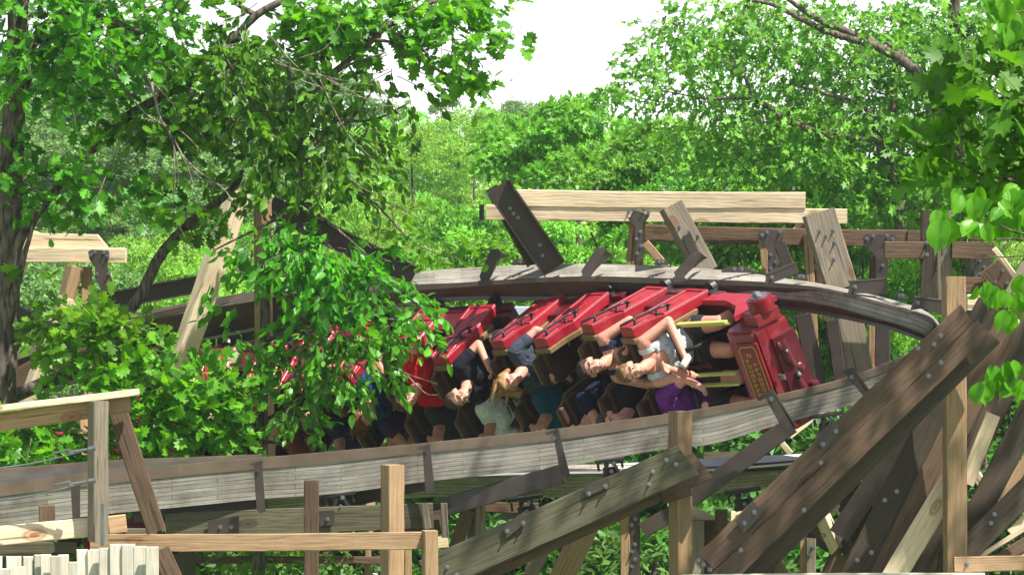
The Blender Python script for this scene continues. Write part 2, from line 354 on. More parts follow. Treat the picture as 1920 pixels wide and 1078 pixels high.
# ------------------------------------------------------------------ timber and steel members
def frame_for(p0, p1, roll):
    ax = (p1-p0); L_ = ax.length; ax.normalize()
    mid = (p0+p1)/2; view = (Vector((0, 0, CZ))-mid).normalized()
    nrm = (view-ax*view.dot(ax)).normalized()
    u = nrm.cross(ax).normalized()   # across, to the right when the axis points up
    M = Matrix((u, nrm, ax)).transposed().to_4x4()
    M = Matrix.Translation(p0) @ M @ Matrix.Rotation(R(roll), 4, 'Z')
    return M, L_
def beam_mesh(a, b, L_, bev=.006, cut0=0, cut1=0, shape='box'):
    bm = bmesh.new()
    if shape == 'box':
        # sawn timber: eased arrises that wander a little, faint bow along its length
        nseg = max(2, int(L_/.09)); rings = []; bow = random.uniform(-.0015, .0015); rr = random.Random(int(L_*1e4))
        for k in range(nseg+1):
            t = k/nseg; z = L_*t; bw = bow*math.sin(math.pi*t)*L_*2; ring = []
            e = [bev*rr.uniform(.6, 1.9) if min(a, b) > .04 else bev for _ in range(4)]
            for (sx, sy, q) in ((1, 1, 0), (-1, 1, 1), (-1, -1, 2), (1, -1, 3)):
                x, y = sx*a/2, sy*b/2; c = min(e[q], min(a, b)*.3); jx = rr.uniform(-.0012, .0012)
                pts = [(x, y-sy*c), (x-sx*c, y)]
                if sx*sy < 0: pts = pts[::-1]
                for px_, py_ in pts:
                    zz = z+(cut1*px_/a if k == nseg else 0)+(cut0*px_/a if k == 0 else 0)
                    ring.append(bm.verts.new((px_+bw+jx, py_+jx, zz)))
            rings.append(ring)
        for k in range(nseg):
            for q in range(8): bm.faces.new((rings[k][q], rings[k][(q+1) % 8], rings[k+1][(q+1) % 8], rings[k+1][q]))
        bm.faces.new(rings[0][::-1]); bm.faces.new(rings[-1])
        bmesh.ops.recalc_face_normals(bm, faces=bm.faces)
    elif shape == 'channel':   # web facing the viewer, flanges towards the viewer
        t = .014
        bm_box(bm, (0, -b/2+t/2, L_/2), (a-2*t-.002, t, L_))
        bm_box(bm, (-a/2+t/2, 0, L_/2), (t, b, L_)); bm_box(bm, (a/2-t/2, 0, L_/2), (t, b, L_))
    elif shape == 'ibeam':
        t = .014
        bm_box(bm, (0, 0, L_/2), (a-2*t-.002, t, L_))
        bm_box(bm, (-a/2+t/2, 0, L_/2), (t, b, L_)); bm_box(bm, (a/2-t/2, 0, L_/2), (t, b, L_))
    elif shape == 'angle':
        t = .012
        bm_box(bm, (0, b/2-t/2, L_/2), (a, t, L_), bev=.003)
        bm_box(bm, (a/2-t/2, -t/2-.001, L_/2), (t, b-t-.002, L_))
    return mesh_bm(bm, 'beam')
def bolt_mesh():
    bm = bmesh.new()
    def cyl(z0, z1, r, n):
        q = bmesh.ops.create_cone(bm, cap_ends=True, segments=n, radius1=r, radius2=r*.93, depth=z1-z0)
        bmesh.ops.transform(bm, matrix=Matrix.Translation((0, 0, (z0+z1)/2)), verts=q['verts'])
    cyl(0, .005, .021, 16); cyl(.0045, .019, .0125, 6); cyl(.018, .040, .0075, 10)
    me = mesh_bm(bm, 'bolt'); me.materials.append(MT['zinc']); return me
BOLT = bolt_mesh()
def member(parent, name, A, B, w, dep, mat, roll=0, bolts=(), shape='box', px=True, cut0=0, cut1=0, label=None, bev=.006):
    """A, B = (u, v, distance): the axis of the timber. w = width in photo pixels (converted at its distance), dep = thickness in metres.
    bolts: list of (t along 0..1, s across -1..1)."""
    p0 = P(*A); p1 = P(*B); dm = (A[2]+B[2])/2
    a = w*dm/FPX if px else w
    M, L_ = frame_for(p0, p1, roll)
    k = dm/FPX
    me = beam_mesh(a, dep, L_, bev, cut0*k, cut1*k, shape)
    o = link(name, me, parent, MT[mat], M)
    if label: o['label'] = label
    for (t, s) in bolts:
        y = dep/2 if shape == 'box' else (-dep/2+.014 if shape == 'channel' else (.007 if shape == 'ibeam' else dep/2))
        lm = Matrix.Translation((s*a/2, y, t*L_)) @ Matrix.Rotation(R(-90), 4, 'X') @ Matrix.Rotation(random.random(), 4, 'Z')
        bo = bpy.data.objects.new('bolt', BOLT); COL.objects.link(bo); bo.parent = o; bo.matrix_basis = lm
    return o
def plate(parent, name, pts, d, th=.014, mat='brown_steel', bolts=(), label=None):
    "flat steel plate cut to the outline pts (photo pixels) standing at distance d (or pts with own distance)"
    bm = bmesh.new()
    q = [P(*(p if len(p) == 3 else (p[0], p[1], d))) for p in pts]
    c = sum(q, Vector())/len(q)
    nrm = (q[1]-q[0]).cross(q[2]-q[0])
    nrm = Vector((0, 0, 0))
    for i in range(len(q)): nrm += (q[i]-c).cross(q[(i+1) % len(q)]-c)
    nrm.normalize()
    if nrm.dot(Vector((0, 0, CZ))-c) < 0: nrm = -nrm
    f = [bm.verts.new(p-c) for p in q]; g = [bm.verts.new(p-c-nrm*th) for p in q]
    n = len(q)
    bm.faces.new(f); bm.faces.new(g[::-1])
    for i in range(n): bm.faces.new((f[i], f[(i+1) % n], g[(i+1) % n], g[i]))
    bmesh.ops.recalc_face_normals(bm, faces=bm.faces)
    bmesh.ops.bevel(bm, geom=list(bm.edges), offset=.002, segments=1, affect='EDGES')
    o = link(name, mesh_bm(bm, name), parent, MT[mat], Matrix.Translation(c))
    if label: o['label'] = label
    for (u, v) in bolts:
        # on the plate's plane
        ray = P(u, v, 1)-Vector((0, 0, CZ)); t = (c-Vector((0, 0, CZ))).dot(nrm)/ray.dot(nrm)
        pos = Vector((0, 0, CZ))+ray*t
        bo = bpy.data.objects.new('bolt', BOLT); COL.objects.link(bo); bo.parent = o
        bo.matrix_basis = Matrix.Translation(pos-c) @ nrm.to_track_quat('Z', 'Y').to_matrix().to_4x4()
    return o
# ------------------------------------------------------------------ the track
def band(parent, name, SA, SB, th, mat, sub=6, label=None, v0=0.):
    "a solid strip lofted between two 3D curves (lists of (u,v,d)), th metres thick away from the viewer; UV in metres"
    A = catmull([P(*s) for s in SA], sub); B = catmull([P(*s) for s in SB], sub); n = len(A)
    T = np.gradient((A+B)/2, axis=0); X = np.cross(T, B-A); X /= np.linalg.norm(X, axis=1)[:, None]
    X = X*np.sign(np.sum(X*((A+B)/2-np.array((0, 0, CZ))), axis=1))[:, None]
    A2 = A+X*th; B2 = B+X*th
    s = np.concatenate([[0], np.cumsum(np.linalg.norm(np.diff((A+B)/2, axis=0), axis=1))]); w = np.linalg.norm(B-A, axis=1)
    # separate vertex rings for UV seams
    V = []; UV = []; F = []
    def strip(p, q, va, vb):
        base = len(V)
        for i in range(n):
            V.append(p[i]); UV.append((s[i], va[i] if hasattr(va, '__len__') else va)); V.append(q[i]); UV.append((s[i], vb[i] if hasattr(vb, '__len__') else vb))
        for i in range(n-1): F.append((base+2*i, base+2*i+1, base+2*i+3, base+2*i+2))
    strip(B, A, v0, v0+w); strip(A, A2, 0., th); strip(A2, B2, v0+w, v0); strip(B2, B, th, 0.)
    for idx in (0, n-1):
        base = len(V)
        for p, uvv in ((A[idx], (0, 0)), (B[idx], (0, .1)), (B2[idx], (.1, .1)), (A2[idx], (.1, 0))): V.append(p); UV.append(uvv)
        F.append((base, base+1, base+2, base+3))
    o = link(name, mesh_np(name, V, F, False, UV), parent, MT[mat])
    if label: o['label'] = label
    return o
far = thing('coaster_track', 'far banked coaster track curving above the red train with pale board top edge', 'roller coaster track', P(1200, 540, 27))
US = [(-60,700,752,760,775,32.7),(0,684,735,742,760,32.5),(150,637,690,696,715,32.0),(270,603,655,660,676,31.6),(370,582,636,641,660,31.2),(467,566,616,622,645,30.8),(560,549,590,597,622,30.4),(650,532,560,571,600,30.),(730,515,537,550,578,29.6),(860,503,530,539,563,28.9),(1000,497,521,530,563,28.2),(1120,495,518,528,563,27.6),(1268,500,522,533,561,26.9),(1380,509,526,535,567,26.3),(1453,519,530,539,578,25.9),(1550,534,541,547,592,25.2),(1662,559,569,575,617,24.7),(1722,577,587,592,638,24.45),(1752,595,602,606,652,24.4),(1768,618,621,624,668,24.5)]
def off(rows, iv, dd): return [(r[0], r[iv], r[-1]+dd) for r in rows]
UL = US[:9]; UR = US[8:]
band(far, 'board_stack', off(UR, 1, .30), off(UR, 2, 0), .16, 'weathered_boards')
# west of there the ledger is rolled over and shows its underside, darker boards painting in its shade
band(far, 'board_stack', [(r[0], r[1], r[-1]+(.30 if i == 8 else .22 if i == 7 else -.22)) for i, r in enumerate(UL)], [(r[0], r[2], r[-1]+(0 if i == 8 else .05 if i == 7 else .2)) for i, r in enumerate(UL)], .16, 'shaded_boards', label='underside of the ledger at left, shade painted into its boards')
band(far, 'rail_edge', off(US, 2, -.004), off(US, 3, -.012), .03, 'rail_steel')
band(far, 'running_rail', off(US, 3, .0), off(US, 4, .14), .05, 'running_steel')
band(far, 'rail_lip', [(r[0], r[4]-7, r[-1]+.09) for r in US], [(r[0], r[4], r[-1]+.085) for r in US], .05, 'running_steel')
near = thing('coaster_track', 'near return track of grey laminated boards capped with a brown steel strip', 'roller coaster track', P(900, 880, 24))
NS = [(-60,912,937,995,23.5),(0,907,930,987,23.55),(203,882,907,963,23.65),(351,870,891,949,23.72),(491,858,879,935,23.8),(640,845,865,924,23.85),(804,830,848,902,23.9),(1045,804,824,875,24.),(1240,778,796,843,24.1),(1336,763,778,832,24.15),(1436,745,757,803,24.2),(1586,709,722,762,24.3),(1694,668,683,735,24.4),(1730,648,664,716,24.5),(1756,628,645,690,24.6)]
band(near, 'rail_edge', off(NS, 1, -.012), off(NS, 2, -.008), .03, 'rail_steel')
band(near, 'board_stack', off(NS, 2, 0), off(NS, 3, .02), .17, 'weathered_boards')
ET = [(-60,890),(0,884),(203,868),(351,862),(491,856.5),(640,844),(804,829.2),(1045,803.3),(1240,777.4),(1336,762.5),(1436,744.5),(1586,708.5),(1694,667.5),(1730,647.5),(1756,627.5)]
band(near, 'running_rail', [(e[0], e[1], r[-1]+.35) for e, r in zip(ET, NS)], [(r[0], r[1]-.3, r[-1]+.0) for r in NS], .02, 'running_steel')
band(near, 'rail_lip', [(e[0], e[1]-5, r[-1]+.37) for e, r in zip(ET[:5], NS[:5])], [(e[0], e[1]+1, r[-1]+.37) for e, r in zip(ET[:5], NS[:5])], .03, 'rail_steel')
# lower ledger of the return track
LS = [(240,935,962,25.0),(420,935,962,25.0),(620,915,948,25.05),(794,893,932,25.1),(861,890,933,25.1),(957,888,934,25.15),(1056,888,932,25.2),(1200,888,930,25.3),(1331,891,925,25.35),(1450,884,914,25.4),(1590,862,897,25.5),(1676,818,868,25.6),(1718,790,836,25.7),(1760,750,800,25.8),(1800,715,760,25.9)]
band(near, 'lower_board_stack', [(r[0], r[1], r[3]) for r in LS], [(r[0], r[2], r[3]+.12) for r in LS], .17, 'old_boards')
SS = [(240,930,936,940,25.0),(620,905,910,916,25.),(860,884,890,895,25.1),(1056,874,884,890,25.15),(1155,869,883,892,25.2),(1323,859,879,893,25.3),(1400,855,874,889,25.35),(1515,849,863,882,25.4),(1600,832,842,858,25.5),(1676,792,805,818,25.6),(1760,725,738,750,25.8)]
band(near, 'lower_rail_top', [(r[0], r[1], r[-1]+.35) for r in SS], [(r[0], r[2], r[-1]-.02) for r in SS], .02, 'sunlit_steel')
band(near, 'lower_rail_side', [(r[0], r[2]+.4, r[-1]-.02) for r in SS], [(r[0], r[3], r[-1]+.1) for r in SS], .03, 'running_steel')
# steel ties clamped across the near ledger, each with its leg running down under the track
def tie(tr, pts, d, arm=None, bolts=(), label=None, fl=None):
    o = plate(tr, 'track_bracket', pts, d, .016, 'brown_steel', bolts, label)
    if fl: 
        f = plate(o, 'flange', fl, d, .012, 'brown_steel')
    return o
tie(near, [(475,866),(491,864),(498,958),(487,962),(481,955)], 23.6)
tie(near, [(132,905),(150,903),(150,972),(136,975)], 23.4)
tie(near, [(792,836),(806,833),(816,923),(803,927),(797,918)], 23.72, label='chipped grey paint on the bracket')
tie(near, [(1036,808),(1047,805),(1069,890),(1056,893),(1050,884)], 23.8, bolts=[(1038,821)])
tie(near, [(1431,738),(1448,733),(1491,800),(1481,808),(1466,802)], 23.95, bolts=[(1446,748)], fl=[(1446,732),(1451,731),(1494,800),(1489,804)])
tie(near, [(1578,694),(1595,690),(1632,740),(1624,748)], 24.0, bolts=[(1596,707)], fl=[(1594,690),(1600,688),(1636,738),(1630,743)])
tie(near, [(468,868),(492,862),(494,867),(470,873)], 23.55)
tie(near, [(783,838),(806,831),(807,836),(785,843)], 23.68)
tie(near, [(1022,811),(1047,802),(1048,807),(1024,816)], 23.76)
tie(near, [(1418,748),(1447,731),(1449,737),(1425,752)], 23.9)
# sloping steel legs under the near ledger
member(near, 'steel_leg', (1056,887,24.0), (828,952,24.1), 36, .10, 'brown_steel')
member(near, 'steel_leg', (1484,796,24.2), (1296,935,24.3), 34, .10, 'brown_steel')
member(near, 'steel_leg', (250,962,24.0), (500,935,24.1), 34, .10, 'brown_steel')
member(near, 'steel_leg', (800,900,24.05), (600,948,24.3), 34, .10, 'brown_steel')
member(near, 'steel_leg', (1786,684,24.6), (1573,1003,24.8), 40, .10, 'brown_steel')
# black clamps with bolts under the boards
def clamp(tr, u, v, d, s=1.0):
    bm = bmesh.new(); k = d/FPX
    bm_box(bm, (0, 0, .02*s), (.30*s, .16, .03*s), bev=.004)
    bm_box(bm, (-.05*s, 0, -.07*s), (.03, .14, .15*s), Matrix.Rotation(R(22), 3, 'Y'), bev=.003)
    bm_box(bm, (.06*s, 0, -.07*s), (.03, .14, .15*s), Matrix.Rotation(R(-22), 3, 'Y'), bev=.003)
    bm_box(bm, (0, .03, -.10*s), (.15*s, .03, .10*s), bev=.003)
    for i in (-1, -.4, .4, 1): bm_tube(bm, [(i*.12*s, -.05, .0), (i*.12*s, -.05, -.07*s)], .012, 8)
    o = link('rail_clamp', mesh_bm(bm, 'rail_clamp'), tr, MT['black_iron'], Matrix.Translation(P(u, v, d)) @ Matrix.Rotation(R(-8), 4, 'Y'))
    for (dx, dz) in ((.0, -.085*s), (.03, -.01)):
        bo = bpy.data.objects.new('bolt', BOLT); COL.objects.link(bo); bo.parent = o; bo.matrix_basis = Matrix.Translation((dx, -.09, dz)) @ Matrix.Rotation(R(90), 4, 'X')
clamp(near, 637, 930, 23.95); clamp(near, 1143, 866, 24.0, .9); clamp(near, 985, 938, 24.6, 1.1); clamp(near, 1392, 924, 24.5, 1.1); clamp(near, 1550, 782, 24.3, 1.0)
clamp(near, 1678, 905, 25.3, 1.2); clamp(near, 1600, 955, 25.3, 1.0)
for u in range(330, 560, 22):
    pass
# ties on the far ledger: short upright channel ends leaning right
def toptie(base, tip, wid, d, extra=None):
    (u0, v0), (u1, v1) = base, tip
    o = plate(far, 'track_bracket', [(u0-3, v0), (u0-6, v0-13), (u1-14, v1+2), (u1, v1), (u1+3, v1+8), (u0+12, v0-2)], d, .016)
    f = plate(o, 'flange', [(u1-1, v1), (u1+wid, v1+wid*.9, d+.25), (u1+wid-14, v1+wid*.95+2, d+.25), (u0+12, v0-3)], d+.02, .012)
    plate(o, 'foot', [(u0-8, v0-4), (u0+12, v0-4), (u0+22, v0+3), (u0-8, v0+7)], d-.04, .02)
toptie((905,530), (934,466), 18, 28.3); toptie((1096,521), (1132,463), 17, 27.3); toptie((1270,523), (1313,472), 14, 26.6)
def sidetie(pts, d, bolt, fl):
    o = plate(far, 'track_bracket', pts, d, .016, 'brown_steel', bolt); plate(o, 'flange', fl, d-.004, .10, 'brown_steel')
sidetie([(1434,535),(1437,514),(1492,492),(1497,512),(1450,530)], 25.6, [(1447,520)], [(1435,513),(1492,491),(1494,495),(1437,518)])
sidetie([(1590,552),(1594,527),(1661,522),(1662,551),(1610,550)], 24.9, [(1603,538)], [(1593,526),(1661,521),(1661,525),(1593,530)])
sidetie([(1707,582),(1715,556),(1772,563),(1772,592),(1730,578)], 24.35, [(1721,568)], [(1714,555),(1772,562),(1772,566),(1714,559)])
for (u, v, w, d) in ((981,492,48,28.4),(1240,492,30,27.1),(1385,506,68,26.4),(1503,520,26,25.6),(1690,556,26,24.7)):
    o = plate(far, 'splice_plate', [(u-w/2, v+3), (u-w*.28, v-6), (u+w*.2, v-6), (u+w/2, v+3), (u+w/2-4, v+5), (u-w/2+4, v+5)], d, .03, 'brown_steel', [(u-w*.12, v-1), (u+w*.08, v-1)])
# legs that hold the far ledger from below
member(far, 'steel_leg', (1505,590,26.1), (1540,745,26.1), 32, .12, 'brown_steel')
member(far, 'steel_leg', (1560,600,26.0), (1577,720,26.0), 24, .12, 'brown_steel')
member(far, 'steel_leg', (1655,610,25.9), (1655,700,25.9), 28, .12, 'brown_steel')
# ------------------------------------------------------------------ timber supports
m_ = member
# 1 upper frame behind the far ledger
uf = thing('timber_trestle', 'pale horizontal twin planks and bolted tilted posts of the frame above the far track', 'timber support', P(1350, 520, 28))
m_(uf, 'cap_plank', (960,371,28.0), (1509,376,28.0), 31, .14, 'bright_pine', label='very pale sunlit upper plank')
m_(uf, 'cap_plank', (911,398.5,28.02), (1587,406,28.02), 28, .14, 'bright_pine', label='pale lower plank with dark knots', bolts=())
m_(uf, 'end_plate', (903,384,27.9), (903,413,27.9), 9, .10, 'black_iron')
for u in (1008,1120,1241,1362,1488): m_(uf, 'bolt_stub', (u,357,28.0), (u,350,28.0), 5, .03, 'zinc')
m_(uf, 'steel_channel', (934,350,27.75), (1041,505,27.9), 50, .12, 'brown_steel', shape='channel', bolts=[(.25,-.2),(.31,-.2),(.37,-.1),(.72,.1),(.82,-.2)], label='brown steel channel leaning right from the plank end')
m_(uf, 'steel_channel', (921,352,28.1), (1000,495,28.2), 26, .12, 'brown_steel', shape='ibeam')
m_(uf, 'cross_beam', (1209,437,28.3), (1700,447,28.3), 31, .14, 'brown_timber')
m_(uf, 'cross_beam', (1700,447,28.28), (1735,448,28.28), 31, .14, 'brown_timber')
m_(uf, 'support_post', (1196,400,28.15), (1189,520,28.15), 31, .12, 'pine')
plate(uf, 'gusset_plate', [(1173,392),(1180,389),(1214,389),(1221,395),(1219,404),(1205,424),(1206,489),(1193,492),(1190,424),(1176,408)], 27.95, .016, 'brown_steel', [(1179,397),(1189,393),(1208,393),(1216,398),(1201,435),(1194,448),(1202,461),(1195,475)])
m_(uf, 'support_post', (1433,440,28.1), (1443,520,28.1), 24, .12, 'pine')
plate(uf, 'gusset_plate', [(1422,434),(1428,431),(1465,431),(1470,436),(1468,448),(1454,470),(1460,512),(1440,514),(1440,470),(1424,449)], 27.9, .016, 'brown_steel', [(1429,441),(1438,436),(1462,435),(1445,478),(1454,492),(1446,504)])
plate(uf, 'gusset_plate', [(1618,443),(1624,438),(1677,438),(1682,444),(1680,458),(1664,482),(1664,522),(1642,522),(1642,480),(1620,458)], 27.8, .016, 'brown_steel', [(1625,448),(1637,443),(1663,443),(1674,449)])
m_(uf, 'support_post', (1641,480,27.95), (1641,545,27.95), 22, .12, 'brown_timber')
m_(uf, 'diagonal_brace', (1209,455,28.0), (1250,502,28.0), 16, .10, 'pine')
m_(uf, 'support_post', (1257,386,27.3), (1324,510,27.3), 40, .22, 'grey_timber', roll=-14, bolts=[(.30,-.4),(.42,.2),(.52,.75)], label='tilted grey timber post with cut top in front of the planks')
m_(uf, 'tilted_plate', (1287,440,27.15), (1306,485,27.15), 18, .03, 'brown_steel')
m_(uf, 'support_post', (1534,398,26.5), (1577,540,26.5), 58, .24, 'grey_timber', roll=-8, bolts=[(.23,-.35),(.31,-.05),(.27,.5),(.42,.35),(.62,.0)], label='tilted grey post with rust streak down its face')
m_(uf, 'support_post', (1590,590,26.7), (1612,705,26.7), 48, .24, 'grey_timber', roll=-8, label='lower end of the tilted grey post under the track')
m_(uf, 'tilted_plate', (1462,458,27.4), (1478,500,27.4), 22, .03, 'brown_steel')
m_(uf, 'tilted_plate', (1655,484,27.5), (1655,512,27.5), 22, .03, 'brown_steel', bolts=[(.5,0)])
m_(uf, 'support_post', (1514,440,28.2), (1530,700,28.2), 16, .14, 'pine')
m_(uf, 'support_post', (1635,520,28.0), (1635,690,28.0), 14, .14, 'pine')
m_(uf, 'diagonal_brace', (1445,505,28.4), (1515,398,28.4), 14, .10, 'bright_pine')
m_(uf, 'diagonal_brace', (1505,390,28.35), (1550,600,28.35), 12, .10, 'brown_timber')
# 2 right frame: tall wide post and beam
rf = thing('timber_trestle', 'wide dark grey double post crossed by a bolted brown beam at upper right', 'timber support', P(1755, 560, 26))
m_(rf, 'support_post', (1741,395,26.3), (1741,575,26.3), 30, .20, 'dark_timber')
m_(rf, 'support_post', (1770,395,26.32), (1770,575,26.32), 27, .20, 'grey_timber', bolts=[])
m_(rf, 'cross_beam', (1658,469,26.2), (1733,469,26.2), 32, .10, 'brown_timber')
m_(rf, 'cross_beam', (1784,469,26.2), (1862,470,26.2), 32, .10, 'brown_timber', bolts=[])
m_(rf, 'cross_beam', (1733,469,26.42), (1784,469,26.42), 32, .10, 'brown_timber')
m_(rf, 'bolt_row', (1738,452,26.15), (1738,480,26.15), 3, .02, 'dark_timber', bolts=[(.1,0),(.9,0)])
m_(rf, 'bolt_row', (1766,462,26.15), (1766,480,26.15), 3, .02, 'dark_timber', bolts=[(.1,6)])
m_(rf, 'support_post', (1839,470,26.6), (1839,540,26.6), 12, .12, 'pine')
plate(rf, 'gusset_plate', [(1832,480),(1858,476),(1858,520),(1834,522)], 26.5, .016, 'brown_steel', [(1836,489),(1845,501),(1836,514)])
m_(rf, 'cross_beam', (1800,535,25.9), (1860,535,25.9), 30, .16, 'brown_timber')
m_(rf, 'diagonal_brace', (1855,500,25.7), (1915,575,25.7), 44, .14, 'brown_timber', bolts=[(.3,-.4),(.45,.3),(.2,.7)])
m_(rf, 'diagonal_brace', (1890,585,25.6), (1935,500,25.6), 44, .14, 'grey_timber', bolts=[(.5,0)])
m_(rf, 'diagonal_brace', (1864,466,25.8), (1905,520,25.8), 10, .12, 'bright_pine')
m_(rf, 'cross_beam', (1811,567,25.5), (1850,567,25.5), 30, .2, 'bright_pine')
# 3 the big leaning pair in front and the bright post
bd = thing('support_brace', 'big brown diagonal timber pair with five bolts climbing right in front of the track', 'timber brace', P(1560, 860, 23))
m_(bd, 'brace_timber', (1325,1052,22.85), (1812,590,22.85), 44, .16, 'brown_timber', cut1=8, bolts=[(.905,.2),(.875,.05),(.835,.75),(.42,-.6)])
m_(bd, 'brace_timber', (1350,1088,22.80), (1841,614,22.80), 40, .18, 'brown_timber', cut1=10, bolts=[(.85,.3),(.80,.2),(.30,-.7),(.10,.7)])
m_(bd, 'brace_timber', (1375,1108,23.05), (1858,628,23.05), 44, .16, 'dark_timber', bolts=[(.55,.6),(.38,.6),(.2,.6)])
plate(bd, 'steel_plate', [(1463,806),(1478,797),(1535,862),(1520,880)][0:0] or [(1526,822),(1562,786),(1580,806),(1544,846)], 22.72, .014, 'brown_steel', [(1571,812),(1542,841)][:0] or [(1567,808),(1543,832)])
plate(bd, 'steel_plate', [(1378,975),(1412,938),(1432,958),(1395,1000)], 22.72, .014, 'brown_steel', [(1414,960),(1395,980)])
m_(bd, 'bolt_row', (1308,1048,22.7), (1332,1068,22.7), 4, .03, 'brown_timber', bolts=[(.05,0),(.45,0),(.95,0)])
bp_ = thing('support_post', 'sunlit yellow brown vertical post at the right, crossed by the big diagonal pair', 'timber post', P(1788, 1078, 23.4))
m_(bp_, 'post_timber', (1788,1830,23.4), (1788,518,23.4), 38, .19, 'pine', roll=12)
# 4 olive diagonal beam and post in the middle
ob = thing('support_brace', 'olive green diagonal beam rising to the right below the near track', 'timber brace', P(1050, 960, 23))
m_(ob, 'brace_timber', (800,1080,22.9), (1290,862,22.9), 66, .15, 'olive_timber', cut1=-16, bolts=[(.05,.5),(.08,0),(.1,-.6),(.87,.2),(.84,-.35),(.93,.5),(.955,.05)])
m_(ob, 'brace_timber', (815,1102,23.15), (1318,872,23.15), 60, .14, 'brown_timber', cut1=-16)
plate(ob, 'steel_plate', [(943,985),(985,957),(986,980),(948,1010)], 22.8, .014, 'brown_steel', [(951,995),(981,980)])
plate(ob, 'steel_plate', [(1095,909),(1142,892),(1143,912),(1098,932)], 22.8, .014, 'brown_steel', [(1104,925),(1135,911)])
cp = thing('support_post', 'square post in front of the near track carrying the end of the olive beam', 'timber post', P(1275, 1078, 23.3))
m_(cp, 'post_timber', (1275,1830,23.35), (1275,771,23.35), 33, .155, 'pine', roll=34)
m_(cp, 'packing_block', (1240,925,23.1), (1292,908,23.1), 42, .12, 'brown_timber')
# 5 beam with plates left of it
hb = thing('support_beam', 'dark horizontal twin beam under the near track with grey end pieces', 'timber beam', P(600, 980, 23.8))
m_(hb, 'beam_timber', (312,984,23.9), (812,966,23.9), 48, .15, 'olive_timber', bolts=[(.62,.5),(.62,-.3)])
m_(hb, 'beam_timber', (700,976,24.1), (838,972,24.1), 56, .15, 'brown_timber')
m_(hb, 'end_cap', (795,943,23.75), (802,990,23.75), 14, .05, 'grey_timber'); m_(hb, 'end_cap', (832,943,23.95), (835,1007,23.95), 13, .05, 'grey_timber')
plate(hb, 'steel_plate', [(598,957),(627,955),(627,984),(599,986)], 23.78, .014, 'brown_steel', [(614,973)])
plate(hb, 'steel_plate', [(390,975),(448,966),(448,1000),(390,1000)], 23.78, .014, 'brown_steel', [(413,988),(434,987)])
m_(hb, 'cleat', (238,996,23.6), (292,996,23.6), 12, .14, 'olive_timber')
p2 = thing('support_post', 'short weathered post left of the twin beam end, sawn off just below the grey boards', 'timber post', P(584, 1078, 23.3))
m_(p2, 'post_timber', (582,1830,23.3), (584,900,23.3), 28, .15, 'brown_timber', bolts=[])
p3 = thing('support_post', 'square two tone post in front of the track boards, right of the short weathered post', 'timber post', P(736, 1078, 23.4))
m_(p3, 'post_timber', (736,1830,23.45), (736,871,23.45), 34, .155, 'pine', roll=30)
p4 = thing('support_post', 'stubby brown post end against the track boards beside the handrail post', 'timber post', P(88, 985, 23))
m_(p4, 'post_timber', (88,1000,23.0), (88,947,23.0), 30, .15, 'brown_timber')
# 6 low rail in front
lr = thing('guard_rail', 'long pale knotted rail on a short square end post, lower left', 'guard rail', P(520, 1060, 21.5))
m_(lr, 'rail_board', (170,1017,21.4), (792,1012.5,21.5), 33, .09, 'pine')
m_(lr, 'end_post', (806,1830,21.45), (806,994,21.45), 26, .12, 'pine', roll=12)
# 7 handrail of the platform, left front
hr = thing('handrail', 'platform handrail with wooden cap, square post and two wire cables, far left', 'handrail', P(185, 1010, 20))
m_(hr, 'cap_board', (-60,773,20.0), (258,735,20.4), 13, .16, 'bright_pine')
m_(hr, 'under_board', (-60,800,20.1), (166,768,20.35), 34, .05, 'pine'); m_(hr, 'under_board', (204,763,20.4), (244,757,20.45), 31, .06, 'pine')
m_(hr, 'post', (184,1014,20.2), (184,752,20.2), 30, .125, 'grey_timber', roll=24)
m_(hr, 'diagonal_brace', (294,996,20.6), (218,760,20.6), 36, .09, 'brown_timber')
m_(hr, 'diagonal_brace', (345,1130,20.7), (300,1030,20.7), 36, .09, 'brown_timber')
m_(hr, 'lower_board', (-60,1010,20.1), (166,988,20.3), 36, .05, 'bright_pine'); m_(hr, 'lower_board', (203,984,20.35), (236,980,20.4), 34, .05, 'pine')
m_(hr, 'dark_board', (-60,1029,20.4), (142,1031,20.4), 30, .05, 'olive_timber')
m_(hr, 'galvanised_angle', (192,1022,20.05), (192,944,20.05), 7, .03, 'zinc')
def cable(par, a, b, hookn):
    bm = bmesh.new(); A = P(*a); B = P(*b); pts = [A.lerp(B, t)+Vector((0, 0, -.035*4*t*(1-t))) for t in [i/10 for i in range(11)]]
    bm_tube(bm, pts, .0065, 8); o = link('cable', mesh_bm(bm, 'cable', True), par, MT['zinc'])
    bm = bmesh.new(); d = (A-B).normalized()
    bm_tube(bm, [B, B+d*.10], .011, 8); bm_box(bm, B+d*.12, (.035, .02, .03)); bm_tube(bm, [B+d*.13+Vector((0, 0, .02)), B+d*.26+Vector((0, 0, .012))], .009, 6)
    bm_tube(bm, [B-d*.01, B-d*.06], .02, 8)
    link('cable_clamp', mesh_bm(bm, 'clamp'), o, MT['zinc'])
cable(hr, (-60,880,20.0), (164,842,20.0), 0); cable(hr, (-60,940,20.0), (164,902,20.0), 0)
